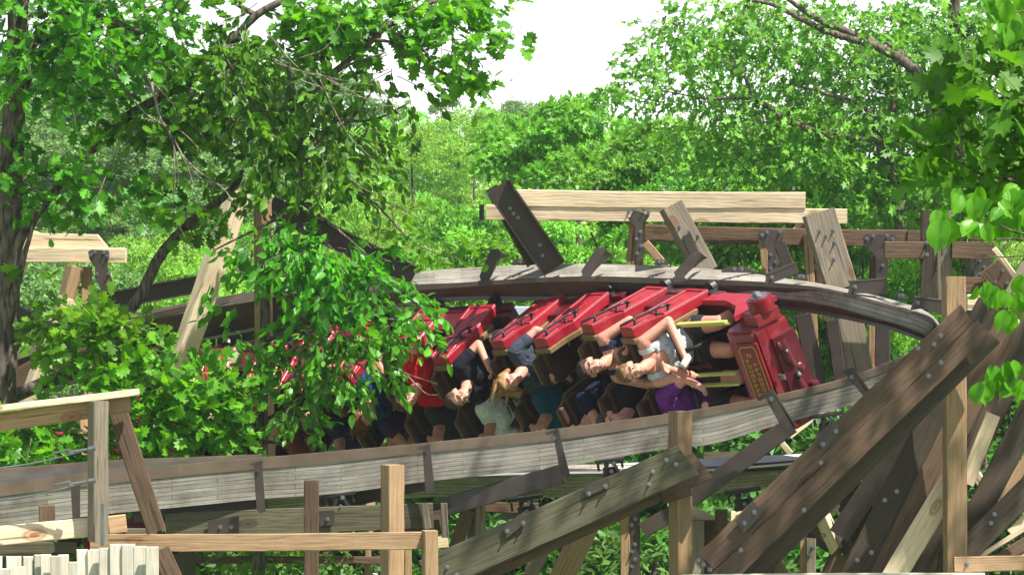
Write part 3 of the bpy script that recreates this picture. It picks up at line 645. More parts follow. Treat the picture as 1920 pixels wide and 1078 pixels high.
# 8 stack of pale planks on end, bottom left: each plank a thing
tops = [(-10,1043,20),(26,1043,20),(5,1066,19.4),(33,1062,19.3),(53,1043,19.9),(74,1040,19.9),(86,1039,19.8),(104,1042,19.7),(119,1040,19.8),(138,1053,19.2),(156,1030,19.6),(176,1030,19.6),(198,1027,19.5),(218,1020,19.5),(241,1020,19.5),(262,1024,19.3),(285,1025,19.2)]
for i, (u, v, d) in enumerate(tops):
    t = thing('plank', 'pale upright plank in the row of sawn boards at the bottom left corner', 'plank', P(u, 1078, d), 'upright sawn boards at the bottom left')
    m_(t, 'board', (u,1150,d), (u,v,d), 24 if i > 9 else (19 if i > 3 else 28), .05+.02*(i % 3), 'pale_plank', roll=random.uniform(-3, 3), bev=.003)
# 9 posts behind the tree and left frames
lp = thing('support_brace', 'bright diagonal timber leaning right at the left, behind the thin tree', 'timber brace', P(335, 680, 27.5))
m_(lp, 'brace_timber', (325,720,27.6), (448,358,27.6), 40, .16, 'bright_pine', roll=32)
vp = thing('support_post', 'tall thin square post directly behind the slender tree trunk', 'timber post', P(490, 860, 27.3))
m_(vp, 'post_timber', (500,900,27.4), (492,372,27.4), 25, .14, 'pine', roll=40)
xf = thing('support_brace', 'brown steel beam falling to the right behind the hanging leaves, left of centre', 'steel brace', P(640, 440, 28))
m_(xf, 'steel_beam', (505,385,28.6), (775,520,28.6), 44, .14, 'brown_steel', shape='channel')
m_(xf, 'timber_post', (545,440,28.8), (545,520,28.8), 34, .15, 'pine', roll=35)
lf = thing('timber_trestle', 'sunlit pale capped frame with a bolted steel plate above the track at far left', 'timber support', P(150, 500, 29))
m_(lf, 'cap_plank', (40,451,29.2), (195,455,29.2), 30, .14, 'bright_pine', cut1=-26)
m_(lf, 'cap_plank', (30,478,29.1), (236,479,29.1), 28, .14, 'bright_pine')
m_(lf, 'diagonal_brace', (18,530,29.3), (62,432,29.3), 34, .14, 'bright_pine')
m_(lf, 'support_post', (125,560,29.0), (140,500,29.0), 26, .14, 'pine', roll=30); m_(lf, 'support_post', (163,900,29.2), (163,500,29.2), 20, .14, 'pine')
plate(lf, 'gusset_plate', [(165,472),(172,468),(203,470),(205,476),(201,500),(218,545),(190,545),(178,520),(178,500),(168,488)], 28.9, .016, 'brown_steel', [(171,478),(178,473),(195,474),(202,480),(182,514),(204,513)])
m_(lf, 'diagonal_brace', (52,760,28.6), (128,560,28.6), 32, .16, 'bright_pine', roll=25)
m_(lf, 'ledger_board', (-20,755,28.9), (165,650,28.9), 62, .2, 'brown_timber')
m_(lf, 'steel_channel', (200,565,30.2), (375,532,30.2), 34, .14, 'brown_steel', shape='channel')
m_(lf, 'steel_channel', (255,600,30.0), (360,575,30.0), 12, .14, 'brown_steel')
m_(lf, 'steel_plate', (15,650,29.5), (50,580,29.5), 40, .05, 'brown_steel')
bt = thing('support_brace', 'white sunlit board leaning right under the train behind the oak leaves', 'timber brace', P(400, 790, 28))
m_(bt, 'brace_timber', (385,800,28.2), (455,722,28.2), 26, .14, 'bright_pine', roll=20)
q1 = thing('support_post', 'pale post with slanted faces standing behind the near rail between the hanging heads', 'timber post', P(685, 840, 33))
m_(q1, 'post_timber', (690,1000,33.5), (672,795,33.5), 27, .2, 'pine', roll=-35)
q2 = thing('support_post', 'short pale post seen behind the near rail below the black haired rider', 'timber post', P(880, 820, 33))
m_(q2, 'post_timber', (882,1000,33.5), (882,800,33.5), 30, .2, 'pine', roll=30)
q3 = thing('support_post', 'thin pale post in the leaves behind the handrail', 'timber post', P(156, 875, 28))
m_(q3, 'post_timber', (152,920,28.0), (152,785,28.0), 22, .16, 'pine', roll=35)
# 10 frames under the middle
mf = thing('timber_trestle', 'brown posts and slanted boards below the near track left of the olive beam', 'timber support', P(890, 1010, 25.5))
m_(mf, 'support_post', (893,1090,25.6), (893,948,25.6), 24, .15, 'grey_timber', roll=35); m_(mf, 'cross_beam', (880,950,25.8), (1010,952,25.8), 20, .15, 'brown_timber')
m_(mf, 'diagonal_brace', (835,1085,25.5), (878,955,25.5), 26, .14, 'brown_timber')
m_(mf, 'cross_beam', (790,1020,25.9), (840,1015,25.9), 22, .12, 'bright_pine')
m_(mf, 'cross_beam', (200,1050,26.2), (760,1050,26.2), 14, .14, 'brown_timber'); m_(mf, 'support_post', (690,1110,26.3), (690,1030,26.3), 12, .12, 'pine'); m_(mf, 'support_post', (765,1110,26.3), (765,960,26.3), 14, .12, 'pine')
m_(mf, 'support_post', (350,1110,25.4), (350,985,25.4), 34, .15, 'dark_timber')
mg = thing('timber_trestle', 'pair of pale slanted legs meeting below the olive beam over bright ground', 'timber support', P(1050, 1070, 27))
m_(mg, 'leg', (985,1100,27.0), (1035,990,27.0), 28, .15, 'grey_timber'); m_(mg, 'leg', (1045,1100,26.8), (1105,975,26.8), 40, .15, 'pine', roll=20); m_(mg, 'leg', (1085,1100,27.1), (1040,1000,27.1), 14, .12, 'brown_timber')
mh = thing('support_post', 'post faced with a bolted brown steel strip right of the slanted legs', 'timber post', P(1183, 1070, 25.5))
m_(mh, 'post_timber', (1172,1110,25.5), (1172,960,25.5), 18, .15, 'pine'); m_(mh, 'steel_strip', (1190,1110,25.45), (1190,945,25.45), 19, .06, 'brown_steel', bolts=[(.92,.6),(.84,-.1),(.77,.6),(.55,-.1),(.47,.5),(.38,-.1),(.3,.5)])
m_(mh, 'steel_arm', (1205,995,25.4), (1262,960,25.4), 30, .06, 'brown_steel')
# 11 tangle under the right half
tf = thing('timber_trestle', 'tangle of posts and crossed boards under the track right of the central post', 'timber support', P(1420, 1050, 26))
for a in [('support_post',(1325,1110,25.6),(1325,975,25.6),42,.15,'brown_timber',0,()),('support_post',(1302,1110,25.5),(1302,975,25.5),30,.15,'grey_timber',20,()),
 ('cross_board',(1290,958,25.7),(1350,985,25.7),26,.14,'bright_pine',0,()),('support_post',(1352,1000,25.4),(1352,955,25.4),24,.14,'brown_timber',0,()),
 ('block',(1370,968,25.2),(1394,968,25.2),22,.12,'bright_pine',0,[(.5,0)]),
 ('support_post',(1440,1110,25.6),(1440,1030,25.6),24,.15,'dark_timber',0,[(.5,0)]),('support_post',(1420,1110,25.7),(1420,1050,25.7),10,.1,'pine',0,()),
 ('support_post',(1506,1110,25.8),(1506,1005,25.8),13,.14,'pine',0,()),('support_post',(1521,1110,25.75),(1521,1008,25.75),18,.14,'grey_timber',0,[(.85,-.3),(.7,.3),(.25,-.2)]),
 ('cross_board',(1490,985,26.0),(1556,1030,26.0),14,.12,'brown_timber',0,()),('cross_board',(1505,965,26.1),(1545,1010,26.1),22,.12,'grey_timber',0,()),
 ('diagonal_brace',(1532,945,25.7),(1575,1040,25.7),24,.12,'bright_pine',28,[(.55,-.6)]),('diagonal_brace',(1590,1040,25.6),(1530,930,25.85),12,.12,'dark_timber',0,()),
 ('cross_board',(1535,945,26.0),(1580,950,26.0),28,.12,'bright_pine',0,()),('diagonal_brace',(1555,1085,25.7),(1612,955,25.7),30,.14,'brown_timber',30,()),
 ('support_post',(1632,1050,25.5),(1632,935,25.5),30,.14,'dark_timber',0,()),('block',(1622,942,25.1),(1655,938,25.1),18,.1,'pine',0,[(.9,0)]),
 ('diagonal_brace',(1330,1100,25.9),(1290,1020,25.9),28,.12,'pine',0,()),('diagonal_brace',(1440,1030,26.0),(1480,1095,26.0),22,.12,'pine',0,()),
 ('sunlit_board',(1476,812,26.6),(1548,755,26.6),0.1*0+26,.1,'bright_pine',0,()),('sunlit_board',(1450,812,26.5),(1482,850,26.5),12,.1,'bright_pine',0,()),('sunlit_board',(1320,853,26.3),(1390,853,26.3),14,.1,'bright_pine',0,())]:
    m_(tf, a[0], a[1], a[2], a[3], a[4], a[5], roll=a[6], bolts=a[7])
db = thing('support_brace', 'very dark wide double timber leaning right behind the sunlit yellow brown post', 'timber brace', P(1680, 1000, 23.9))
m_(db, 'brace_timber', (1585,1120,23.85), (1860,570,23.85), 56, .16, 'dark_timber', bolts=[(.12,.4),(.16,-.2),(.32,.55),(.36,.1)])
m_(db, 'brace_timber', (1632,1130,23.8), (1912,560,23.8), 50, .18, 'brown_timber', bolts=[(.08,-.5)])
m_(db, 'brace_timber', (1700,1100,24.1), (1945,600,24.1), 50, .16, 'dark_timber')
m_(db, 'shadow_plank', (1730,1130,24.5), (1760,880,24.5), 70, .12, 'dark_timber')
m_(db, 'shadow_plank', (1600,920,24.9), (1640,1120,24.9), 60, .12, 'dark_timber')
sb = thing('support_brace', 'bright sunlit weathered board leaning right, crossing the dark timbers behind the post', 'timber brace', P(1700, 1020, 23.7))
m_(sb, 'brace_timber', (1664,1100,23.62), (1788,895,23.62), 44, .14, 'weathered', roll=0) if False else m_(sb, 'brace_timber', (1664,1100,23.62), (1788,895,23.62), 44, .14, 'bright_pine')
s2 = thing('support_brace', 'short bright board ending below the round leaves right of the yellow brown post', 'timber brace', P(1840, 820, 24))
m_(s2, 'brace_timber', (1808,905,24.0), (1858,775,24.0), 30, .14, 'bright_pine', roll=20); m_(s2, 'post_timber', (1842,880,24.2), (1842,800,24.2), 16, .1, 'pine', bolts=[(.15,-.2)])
rt = thing('timber_trestle', 'crossing dark and pale diagonal boards in the lower right corner', 'timber support', P(1880, 950, 24.3))
for a in [('diagonal_brace',(1808,1010,24.0),(1945,745,24.0),46,.15,'dark_timber',0,()),('diagonal_brace',(1800,1045,23.7),(1945,900,23.7),46,.15,'dark_timber',0,[(.42,.2),(.5,.5)]),
 ('diagonal_brace',(1870,950,24.5),(1945,830,24.5),20,.12,'pine',0,()),('cross_board',(1850,910,24.8),(1945,912,24.8),24,.1,'bright_pine',0,()),('cross_board',(1835,948,24.3),(1898,948,24.3),24,.1,'grey_timber',0,[(.6,0)]),
 ('diagonal_brace',(1815,870,24.7),(1880,960,24.7),20,.1,'bright_pine',0,()),('diagonal_brace',(1835,1045,24.1),(1945,975,24.1),10,.1,'bright_pine',0,()),('diagonal_brace',(1860,1060,24.0),(1945,1005,24.0),26,.1,'brown_timber',0,()),
 ('diagonal_brace',(1905,1020,24.6),(1935,1075,24.6),18,.1,'bright_pine',0,()),('support_post',(1825,1030,24.5),(1825,960,24.5),14,.1,'brown_timber',0,[(.6,0)]),('diagonal_brace',(1895,1000,24.9),(1945,950,24.9),18,.1,'bright_pine',0,())]:
    m_(rt, a[0], a[1], a[2], a[3], a[4], a[5], roll=a[6], bolts=a[7])
br_ = thing('guard_rail', 'short knotted board with a dark end in the lower right corner', 'guard rail', P(1850, 1060, 22.8))
m_(br_, 'rail_board', (1788,1058,22.7), (1950,1055,22.7), 29, .1, 'pine', bolts=[(.14,0)]); m_(br_, 'lower_board', (1280,1080,22.6), (1845,1077,22.6), 7, .1, 'pale_plank')
# small building glimpsed under the track and the blue grey roof behind the cars
bu = thing('building', 'white sided building wall glimpsed under the near track, left of the steel clamp', 'building', P(950, 1010, 38))
m_(bu, 'wall', (925,982,39.0), (1020,982,39.0), 60, 2.0, 'white_siding'); m_(bu, 'roof', (915,948,38.9), (1030,948,38.9), 14, 2.6, 'brown_steel')
ro = thing('roof', 'pale blue metal roof edge glimpsed above the red cars under the far track', 'roof', P(950, 600, 34))
m_(ro, 'roof_sheet', (890,581,34.0), (1002,583,34.0), 16, 1.4, 'roof_metal'); m_(ro, 'roof_post', (905,790,34.3), (905,590,34.3), 20, .14, 'pine'); m_(ro, 'roof_post', (990,790,34.3), (990,590,34.3), 16, .14, 'brown_timber')
# ------------------------------------------------------------------ train
def car_matrix(u, v, d, f, ua, uc, anchor=(-.60, .50, 0)):
    "f = travel direction; (ua, uc) = image direction of the car's upright"
    f = Vector(f).normalized(); up = Vector((ua, -(f.x*ua+f.z*uc)/f.y, uc)).normalized(); l = f.cross(up)
    M3 = Matrix((l, f, up)).transposed()
    o = P(u, v, d)-M3 @ Vector(anchor)
    return Matrix.Translation(o) @ M3.to_4x4()
SX = .29; ROWS = (.36, -.36)
def prism(bm, poly, x0, x1):
    "poly = list of (y,z); extruded in x"
    a = [bm.verts.new((x0, y, z)) for y, z in poly]; b = [bm.verts.new((x1, y, z)) for y, z in poly]; n = len(poly)
    f1 = bm.faces.new(a); bm.faces.new(b[::-1])
    for i in range(n): bm.faces.new((a[i], b[i], b[(i+1) % n], a[(i+1) % n]))
def shellmesh(s):
    "side shell of a row: tall leaning red panel with two recessed fields"
    bm = bmesh.new()
    poly = [(.16, -.10), (.16, .46), (.10, .60), (.06, .80), (-.16, .80), (-.20, .60), (-.20, -.10)]
    prism(bm, poly, s*.56, s*.655)
    # raised frame mouldings round the recessed fields
    x0, x1 = s*.6565, s*.668
    for (y0, y1, z0, z1) in ((-.20, .16, -.10, -.06), (-.20, -.165, -.06, .42), (.125, .16, -.06, .42), (-.20, .16, .42, .46), (-.19, -.155, .46, .78), (.03, .065, .60, .78), (-.16, .06, .765, .80)):
        prism(bm, [(y0, z0), (y0, z1), (y1, z1), (y1, z0)], x0, x1)
    bmesh.ops.recalc_face_normals(bm, faces=bm.faces)
    bmesh.ops.bevel(bm, geom=list(bm.edges), offset=.004, segments=1, affect='EDGES')
    return mesh_bm(bm, 'shell')
def scroll(s):
    bm = bmesh.new(); x = s*.658
    for z0, n, w in ((.19, 5, .05), (.27, 4, .04)):
        for i in range(n): bm_box(bm, (x, -.02+((i % 2)-.5)*.02, z0-.10+i*.045), (.004, w, .012), Matrix.Rotation(R(40*(-1)**i), 3, 'X'))
    return mesh_bm(bm, 'scroll')
def grabmesh(s):
    bm = bmesh.new(); x = s*.715
    bm_tube(bm, [(x, .10, .36), (x, .06, .44), (x, .0, .66), (x, -.02, .72), (x, -.02, .86)], .013, 8)
    bm_tube(bm, [(s*.66, .10, .36), (x, .10, .36), (x, .15, .36)], .014, 8); bm_tube(bm, [(s*.66, -.01, .70), (x, -.01, .70)], .014, 8); bm_tube(bm, [(s*.66, .05, .47), (x, .05, .47)], .012, 8)
    for p in ((.10, .36), (.05, .47), (-.01, .70)): ellipsoid(bm, (s*.665, *p), (.02, .025, .025), None, 8, 6)
    return mesh_bm(bm, 'grab', True)
def seatmesh(x):
    bm = bmesh.new()
    bm_box(bm, (x, .02, .26), (.46, .46, .12), bev=.03)
    bm_box(bm, (x, -.22, .50), (.42, .08, .52), Matrix.Rotation(R(-3), 3, 'X'), bev=.035)
    bm_box(bm, (x, -.235, .80), (.30, .07, .14), Matrix.Rotation(R(-3), 3, 'X'), bev=.03)
    return mesh_bm(bm, 'seat', True)
def seattrim(x):
    bm = bmesh.new()
    bm_tube(bm, [(x-.22, -.24, .26), (x-.22, -.25, .68), (x-.15, -.25, .78), (x-.12, -.25, .87), (x+.12, -.25, .87), (x+.15, -.25, .78), (x+.22, -.25, .68), (x+.22, -.24, .26)], .014, 6)
    return mesh_bm(bm, 'trim')
def innertrim(s):
    bm = bmesh.new()
    prism(bm, [(.19, .1), (.19, .46), (.12, .61), (.08, .83), (-.17, .83), (-.17, .77), (.03, .77), (.06, .58), (.12, .44), (.12, .1)], s*.50, s*.557)
    bmesh.ops.recalc_face_normals(bm, faces=bm.faces); bmesh.ops.bevel(bm, geom=list(bm.edges), offset=.006, segments=1, affect='EDGES')
    return mesh_bm(bm, 'trim')
def lapbar(x):
    bm = bmesh.new()
    bm_tube(bm, [(x, .42, .02), (x, .40, .40), (x, .30, .52)], .022, 8)
    bm_tube(bm, [(x-.2, .22, .50), (x-.12, .30, .53), (x+.12, .30, .53), (x+.2, .22, .50)], .03, 10)
    return mesh_bm(bm, 'lap', True)
def wheels(s):
    bm = bmesh.new()
    for (x, z, ax) in ((s*.60, -.12, 'Y'), (s*.64, -.19, 'X')):
        q = bmesh.ops.create_cone(bm, cap_ends=True, segments=20, radius1=.07, radius2=.07, depth=.06)
        T = Matrix.Translation((x, 0, z)) @ (Matrix.Rotation(R(90), 4, 'Y') if ax == 'Y' else Matrix())
        bmesh.ops.transform(bm, matrix=T, verts=q['verts'])
        q = bmesh.ops.create_cone(bm, cap_ends=True, segments=12, radius1=.035, radius2=.03, depth=.09); bmesh.ops.transform(bm, matrix=T, verts=q['verts'])
    bm_box(bm, (s*.58, 0, -.14), (.12, .20, .10), bev=.01)
    return mesh_bm(bm, 'wheels')
M_ = {('shell', s): shellmesh(s) for s in (-1, 1)}; M_.update({('grab', s): grabmesh(s) for s in (-1, 1)}); M_.update({('scroll', s): scroll(s) for s in (-1, 1)}); M_.update({('trim', s): innertrim(s) for s in (-1, 1)}); M_.update({('wheel', s): wheels(s) for s in (-1, 1)})
M_.update({('seat', s): seatmesh(s*SX) for s in (-1, 1)}); M_.update({('strim', s): seattrim(s*SX) for s in (-1, 1)}); M_.update({('lap', s): lapbar(s*SX) for s in (-1, 1)})
for k, m in (('scroll', 'faded_gold'), ('shell', 'red_paint'), ('grab', 'black_iron'), ('trim', 'tan_trim'), ('wheel', 'black_iron'), ('seat', 'seat_leather'), ('strim', 'tan_trim'), ('lap', 'black_plastic')):
    for s in (-1, 1): M_[(k, s)].materials.append(MT[m])
bm = bmesh.new(); bm_box(bm, (0, 0, -.09), (1.12, 1.42, .14), bev=.02); bm_box(bm, (0, 0, -.22), (.5, 1.5, .12), bev=.02); bm_tube(bm, [(-.6, .45, -.2), (.6, .45, -.2)], .04); bm_tube(bm, [(-.6, -.35, -.2), (.6, -.35, -.2)], .04); CH = mesh_bm(bm, 'chassis'); CH.materials.append(MT['chassis'])
bm = bmesh.new(); bm_box(bm, (0, -.02, -.13), (.06, 1.44, .10), bev=.01); bm_box(bm, (0, -.02, .05), (.03, .9, .34), bev=.01); SR = mesh_bm(bm, 'side'); SR.materials.append(MT['dark_red'])
bm = bmesh.new(); bm_box(bm, (0, -.80, .35), (.12, .3, .08)); bm_box(bm, (0, -.62, .20), (1.02, .04, .42), bev=.015); BK = mesh_bm(bm, 'back'); BK.materials.append(MT['dark_red'])
def child(par, name, me, loc=(0, 0, 0)):
    o = bpy.data.objects.new(name, me); COL.objects.link(o); o.parent = par; o.matrix_basis = Matrix.Translation(loc); return o
def make_car(M, label):
    c = thing('coaster_car', label, 'roller coaster car', mat4=M, group='cars of the red roller coaster train')
    child(c, 'chassis', CH); child(c, 'side_rail', SR, (-.59, 0, 0)); child(c, 'side_rail', SR, (.59, 0, 0)); child(c, 'rear_bulkhead', BK)
    for s in (-1, 1):
        for y in (.45, -.35): child(c, 'wheel_assembly', M_[('wheel', s)], (0, y, 0))
    for y in ROWS:
        for s in (-1, 1):
            sh = child(c, 'side_shell', M_[('shell', s)], (0, y, 0)); child(sh, 'grab_bar', M_[('grab', s)]); child(sh, 'gold_scroll', M_[('scroll', s)]); child(sh, 'tan_trim', M_[('trim', s)])
            st = child(c, 'seat', M_[('seat', s)], (0, y, 0)); child(st, 'seat_trim', M_[('strim', s)])
            child(c, 'lap_bar', M_[('lap', s)], (0, y, 0))
    return c
CARS = [(1315,562,26.0,(.5,-.85,-.03),-.68,-.36,'front red coaster car with the gold lettered nose'),
 (1132,567,27.4,(.6,-.78,.04),-.66,-.52,'second red coaster car from the front, its first upper seat empty'),
 (922,590,28.5,(.76,-.62,.06),-.55,-.70,'third red coaster car with the rider in the bright red shirt'),
 (725,622,29.6,(.84,-.53,.06),-.44,-.84,'fourth red coaster car, half hidden by the tree, purple gloved rider in it'),
 (535,662,30.3,(.87,-.48,.08),-.34,-.92,'fifth red coaster car, behind the slender tree trunk'),
 (395,735,30.8,(.88,-.46,.10),-.28,-.95,'sixth red coaster car, behind the oak leaves'),
 (225,815,31.4,(.88,-.46,.12),-.25,-.95,'last red coaster car visible, at the left edge behind leaves and handrail')]
CM = []
for i, (u, v, d, f, ua, uc, lab) in enumerate(CARS):
    M = car_matrix(u, v, d, f, ua, uc); CM.append(M); c = make_car(M, lab)
    if i == 0: car1 = c
# nose of the front car
def part(par, name, bm, mat, smooth=False):
    me = mesh_bm(bm, name, smooth); me.materials.append(MT[mat]); return child(par, name, me)
bm = bmesh.new(); prism(bm, [(1.34, -.10), (1.34, .34), (1.40, .43), (1.50, .44), (1.78, .38), (1.81, .26), (1.80, -.02)], -.50, .56)
bmesh.ops.recalc_face_normals(bm, faces=bm.faces); bmesh.ops.bevel(bm, geom=list(bm.edges), offset=.03, segments=2, affect='EDGES'); nose = part(car1, 'nose_body', bm, 'nose_red')
bm = bmesh.new(); prism(bm, [(.5, -.14), (.5, -.02), (.95, .0), (1.32, .04), (1.32, -.14)], -.60, .60)
bmesh.ops.recalc_face_normals(bm, faces=bm.faces); part(car1, 'foot_well', bm, 'dark_red')
bm = bmesh.new(); prism(bm, [(.58, -.14), (.58, .05), (.95, .02), (1.25, .12), (1.50, .34), (1.56, -.14)], -.62, -.57)
bmesh.ops.recalc_face_normals(bm, faces=bm.faces); part(car1, 'side_panel', bm, 'red_paint')
bm = bmesh.new(); prism(bm, [(1.80, -.02), (1.80, .24), (1.84, .24), (1.86, .14), (1.86, -.02)], -.36, .44)
bm_tube(bm, [(-.30, 1.82, .16), (-.10, 1.84, .15), (-.02, 1.85, .12)], [.06, .055, .03], 16); bm_tube(bm, [(.10, 1.84, .12), (.28, 1.86, .10), (.42, 1.87, .08)], [.035, .06, .04], 16)
ellipsoid(bm, (-.26, 1.85, .20), (.05, .03, .03)); ellipsoid(bm, (.02, 1.85, .06), (.06, .03, .05))
bmesh.ops.recalc_face_normals(bm, faces=bm.faces); part(car1, 'nose_front', bm, 'dark_red', False)
# sign plate on the top of the nose
tilt = Matrix.Translation((.03, 1.665, .415)) @ Matrix.Rotation(R(-14), 4, 'X')
bm = bmesh.new(); bm_box(bm, (0, 0, 0), (.84, .26, .03), bev=.012); bmesh.ops.transform(bm, matrix=tilt, verts=bm.verts); sign = part(car1, 'sign_plate', bm, 'nose_red')
bm = bmesh.new()
for (cx, cy, sx, sy) in ((0, .10, .70, .008), (0, -.10, .70, .008), (.385, 0, .008, .15), (-.385, 0, .008, .15)): bm_box(bm, (cx, cy, .018), (sx, sy, .006))
for sx in (-1, 1):
    for sy in (-1, 1): bm_box(bm, (sx*.368, sy*.087, .018), (.036, .008, .006), Matrix.Rotation(R(-45*sx*sy), 3, 'Z'))
random.seed(3)
def glyph(cx, cy, s):
    k = random.randint(0, 3)
    bm_box(bm, (cx-.4*s, cy, .018), (.2*s, 1.5*s, .006))
    if k != 1: bm_box(bm, (cx+.1*s, cy+.6*s, .0185), (.8*s, .22*s, .006))
    if k != 2: bm_box(bm, (cx+.1*s, cy-.6*s, .0185), (.8*s, .22*s, .006))
    if k in (0, 3): bm_box(bm, (cx+.45*s, cy+.05*s, .0182), (.2*s, 1.2*s, .006))
    if k in (1, 2): bm_box(bm, (cx+.1*s, cy, .0187), (.7*s, .2*s, .006))
for i in range(9): glyph(-.20+i*.050, .038, .030)
for i in range(9): glyph(-.24+i*.050, -.038, .030)
glyph(-.30, .0, .034); glyph(.30, 0, .034)
bmesh.ops.transform(bm, matrix=tilt, verts=bm.verts); me = mesh_bm(bm, 'gold_lettering'); me.materials.append(MT['gold']); child(sign, 'gold_lettering', me)
# drum lamp at the upper corner of the nose, lamps and bumper parts
bm = bmesh.new(); q = bmesh.ops.create_cone(bm, cap_ends=True, segments=40, radius1=.125, radius2=.12, depth=.15); bmesh.ops.transform(bm, matrix=Matrix.Translation((-.67, 1.72, .15)) @ Matrix.Rotation(R(90), 4, 'Y'), verts=q['verts'])
bmesh.ops.bevel(bm, geom=[e for e in bm.edges if len(e.link_faces) == 2 and e.calc_face_angle(0) > 1], offset=.012, segments=2, affect='EDGES')
drum = part(car1, 'drum', bm, 'nose_red')
bm = bmesh.new(); q = bmesh.ops.create_cone(bm, cap_ends=True, segments=30, radius1=.085, radius2=.085, depth=.02); bmesh.ops.transform(bm, matrix=Matrix.Translation((-.75, 1.72, .15)) @ Matrix.Rotation(R(90), 4, 'Y'), verts=q['verts']); bm_tube(bm, [(-.76, 1.64, .12), (-.79, 1.72, .17), (-.76, 1.78, .19)], .018); bm_box(bm, (-.775, 1.72, .16), (.05, .07, .05), bev=.01)
me = mesh_bm(bm, 'hub'); me.materials.append(MT['zinc']); child(drum, 'hub', me)
bm = bmesh.new(); bm_box(bm, (-.56, 1.68, .16), (.12, .26, .26), Matrix.Rotation(R(8), 3, 'X'), bev=.01); part(car1, 'corner_panel', bm, 'nose_red')
def lamp(x, y, z, r):
    bm = bmesh.new(); ellipsoid(bm, (x, y, z), (r, r*1.1, r)); bm_tube(bm, [(x, y-.1, z-.04), (x, y, z)], [r*1.05, r*1.02], 20)
    o = part(car1, 'headlight', bm, 'black_plastic', True); bm = bmesh.new(); ellipsoid(bm, (x, y+r*.62, z+r*.1), (r*.7, r*.6, r*.7)); me = mesh_bm(bm, 'glass', True); me.materials.append(MT['lamp_glass']); child(o, 'glass', me)
lamp(-.20, 1.87, .16, .024); lamp(.06, 1.87, .12, .034)
bm = bmesh.new(); bm_box(bm, (.30, 1.90, .0), (.24, .12, .08), Matrix.Rotation(R(15), 3, 'X'), bev=.03); bm_tube(bm, [(.44, 1.88, .02), (.46, 2.0, .0), (.28, 2.02, -.02)], .035); ellipsoid(bm, (.36, 1.98, .02), (.05, .05, .05)); part(car1, 'bumper', bm, 'dark_red')
bm = bmesh.new()
for x in (.36, .44, .52): bm_box(bm, (x-.06, 1.94, .05), (.02, .22, .02))
bm_box(bm, (.0, 1.87, .30), (.05, .10, .02), bev=.004); part(car1, 'chrome_trim', bm, 'zinc')
# yellow bars between the nose and the first row
bm = bmesh.new()
def ybar(a, b, w=.05, t=.02):
    a = Vector(a); b = Vector(b); d = b-a; q = d.to_track_quat('Z', 'Y').to_matrix()
    bm_box(bm, (a+b)/2, (t, w, d.length), q, bev=.004)
ybar((-.54, 1.28, .30), (-.54, .62, .42)); ybar((-.50, 1.28, .26), (-.50, .62, .38), .03)
part(car1, 'yellow_bar', bm, 'yellow_bar')
bm = bmesh.new(); ybar((-.04, 1.28, .38), (-.04, .66, .52), .06); part(car1, 'yellow_bar', bm, 'yellow_bar')
bm = bmesh.new(); ybar((.07, 1.28, .38), (.07, .66, .52), .06); part(car1, 'yellow_bar', bm, 'yellow_bar')
# ------------------------------------------------------------------ riders
def fab(c):
    k = 'cloth_%d_%d_%d' % tuple(int(x*255) for x in c)
    if k not in MT:
        m = plain(k, c, .9, .1, 0, .22, 40); n = m.node_tree; t = n.nodes.new('ShaderNodeTexCoord')
        q = node(n, 'ShaderNodeTexNoise', Scale=9.0, Detail=3.0, Distortion=1.2); n.links.new(t.outputs['Object'], q.inputs['Vector'])
        b = node(n, 'ShaderNodeBump', Strength=1.0, Distance=.035); n.links.new(q.outputs[0], b.inputs['Height']); n.links.new(b.outputs[0], n.nodes['Principled BSDF'].inputs['Normal'])
    return MT[k]
def arm_pts(s, pose, mat):
    sh = Vector((s*.185, -.03, .475))
    P_ = {'bar': ((s*.24, .10, .23), (s*.13, .32, .24)), 'chest': ((s*.27, .12, .26), (s*.02, .30, .40)), 'mouth': ((s*.20, .26, .36), (s*.04, .26, .56)),
          'up': ((s*.36, .02, .68), (s*.33, .16, .92)), 'hold': ((s*.30, .05, .26), (s*.30, .28, .36)), 'drop': ((s*.22+.20, .10, .58), (s*.22+.38, .16, .74)),
          'out': ((s*.36, .10, .38), (s*.50, .26, .52)), 'rail': ((s*.25, .14, .27), (s*.13, .27, .50)), 'reach': ((s*.30, .22, .40), (s*.26, .46, .50))}
    e, w = P_[pose]; return sh, Vector(e), Vector(w)
def hand(bm, w, dirn, side, s):
    "palm, four curled fingers, thumb"
    d = dirn.normalized(); up_ = Vector((0, 0, 1)); b = d.cross(Vector((side, .3, .2))).normalized(); a = d.cross(b).normalized()
    pc = w+d*.045*s
    capsule(bm, w, w+d*.03*s, .026*s, .03*s, 10, 2)
    for i, off_ in enumerate((-.027, -.009, .009, .027)):
        capsule(bm, w+d*.02*s+a*off_*.8*s, w+d*.085*s+a*off_*s, .015*s, .0135*s, 8, 2)
        ln = (.030, .036, .034, .026)[i]*s
        k0 = w+d*.088*s+a*off_*1.05*s; k1 = k0+(d*.9+b*.45)*ln; k2 = k1+(d*.35+b*.9)*ln*.9
        capsule(bm, k0, k1, .0105*s, .0095*s, 8, 2); capsule(bm, k1, k2, .0095*s, .008*s, 8, 2)
    t0 = w+d*.03*s-a*.026*s; t1 = t0+(d*.6-a*.7+b*.3)*.04*s; t2 = t1+(d*.9+b*.3)*.032*s
    capsule(bm, t0, t1, .014*s, .0115*s, 8, 2); capsule(bm, t1, t2, .0115*s, .009*s, 8, 2)
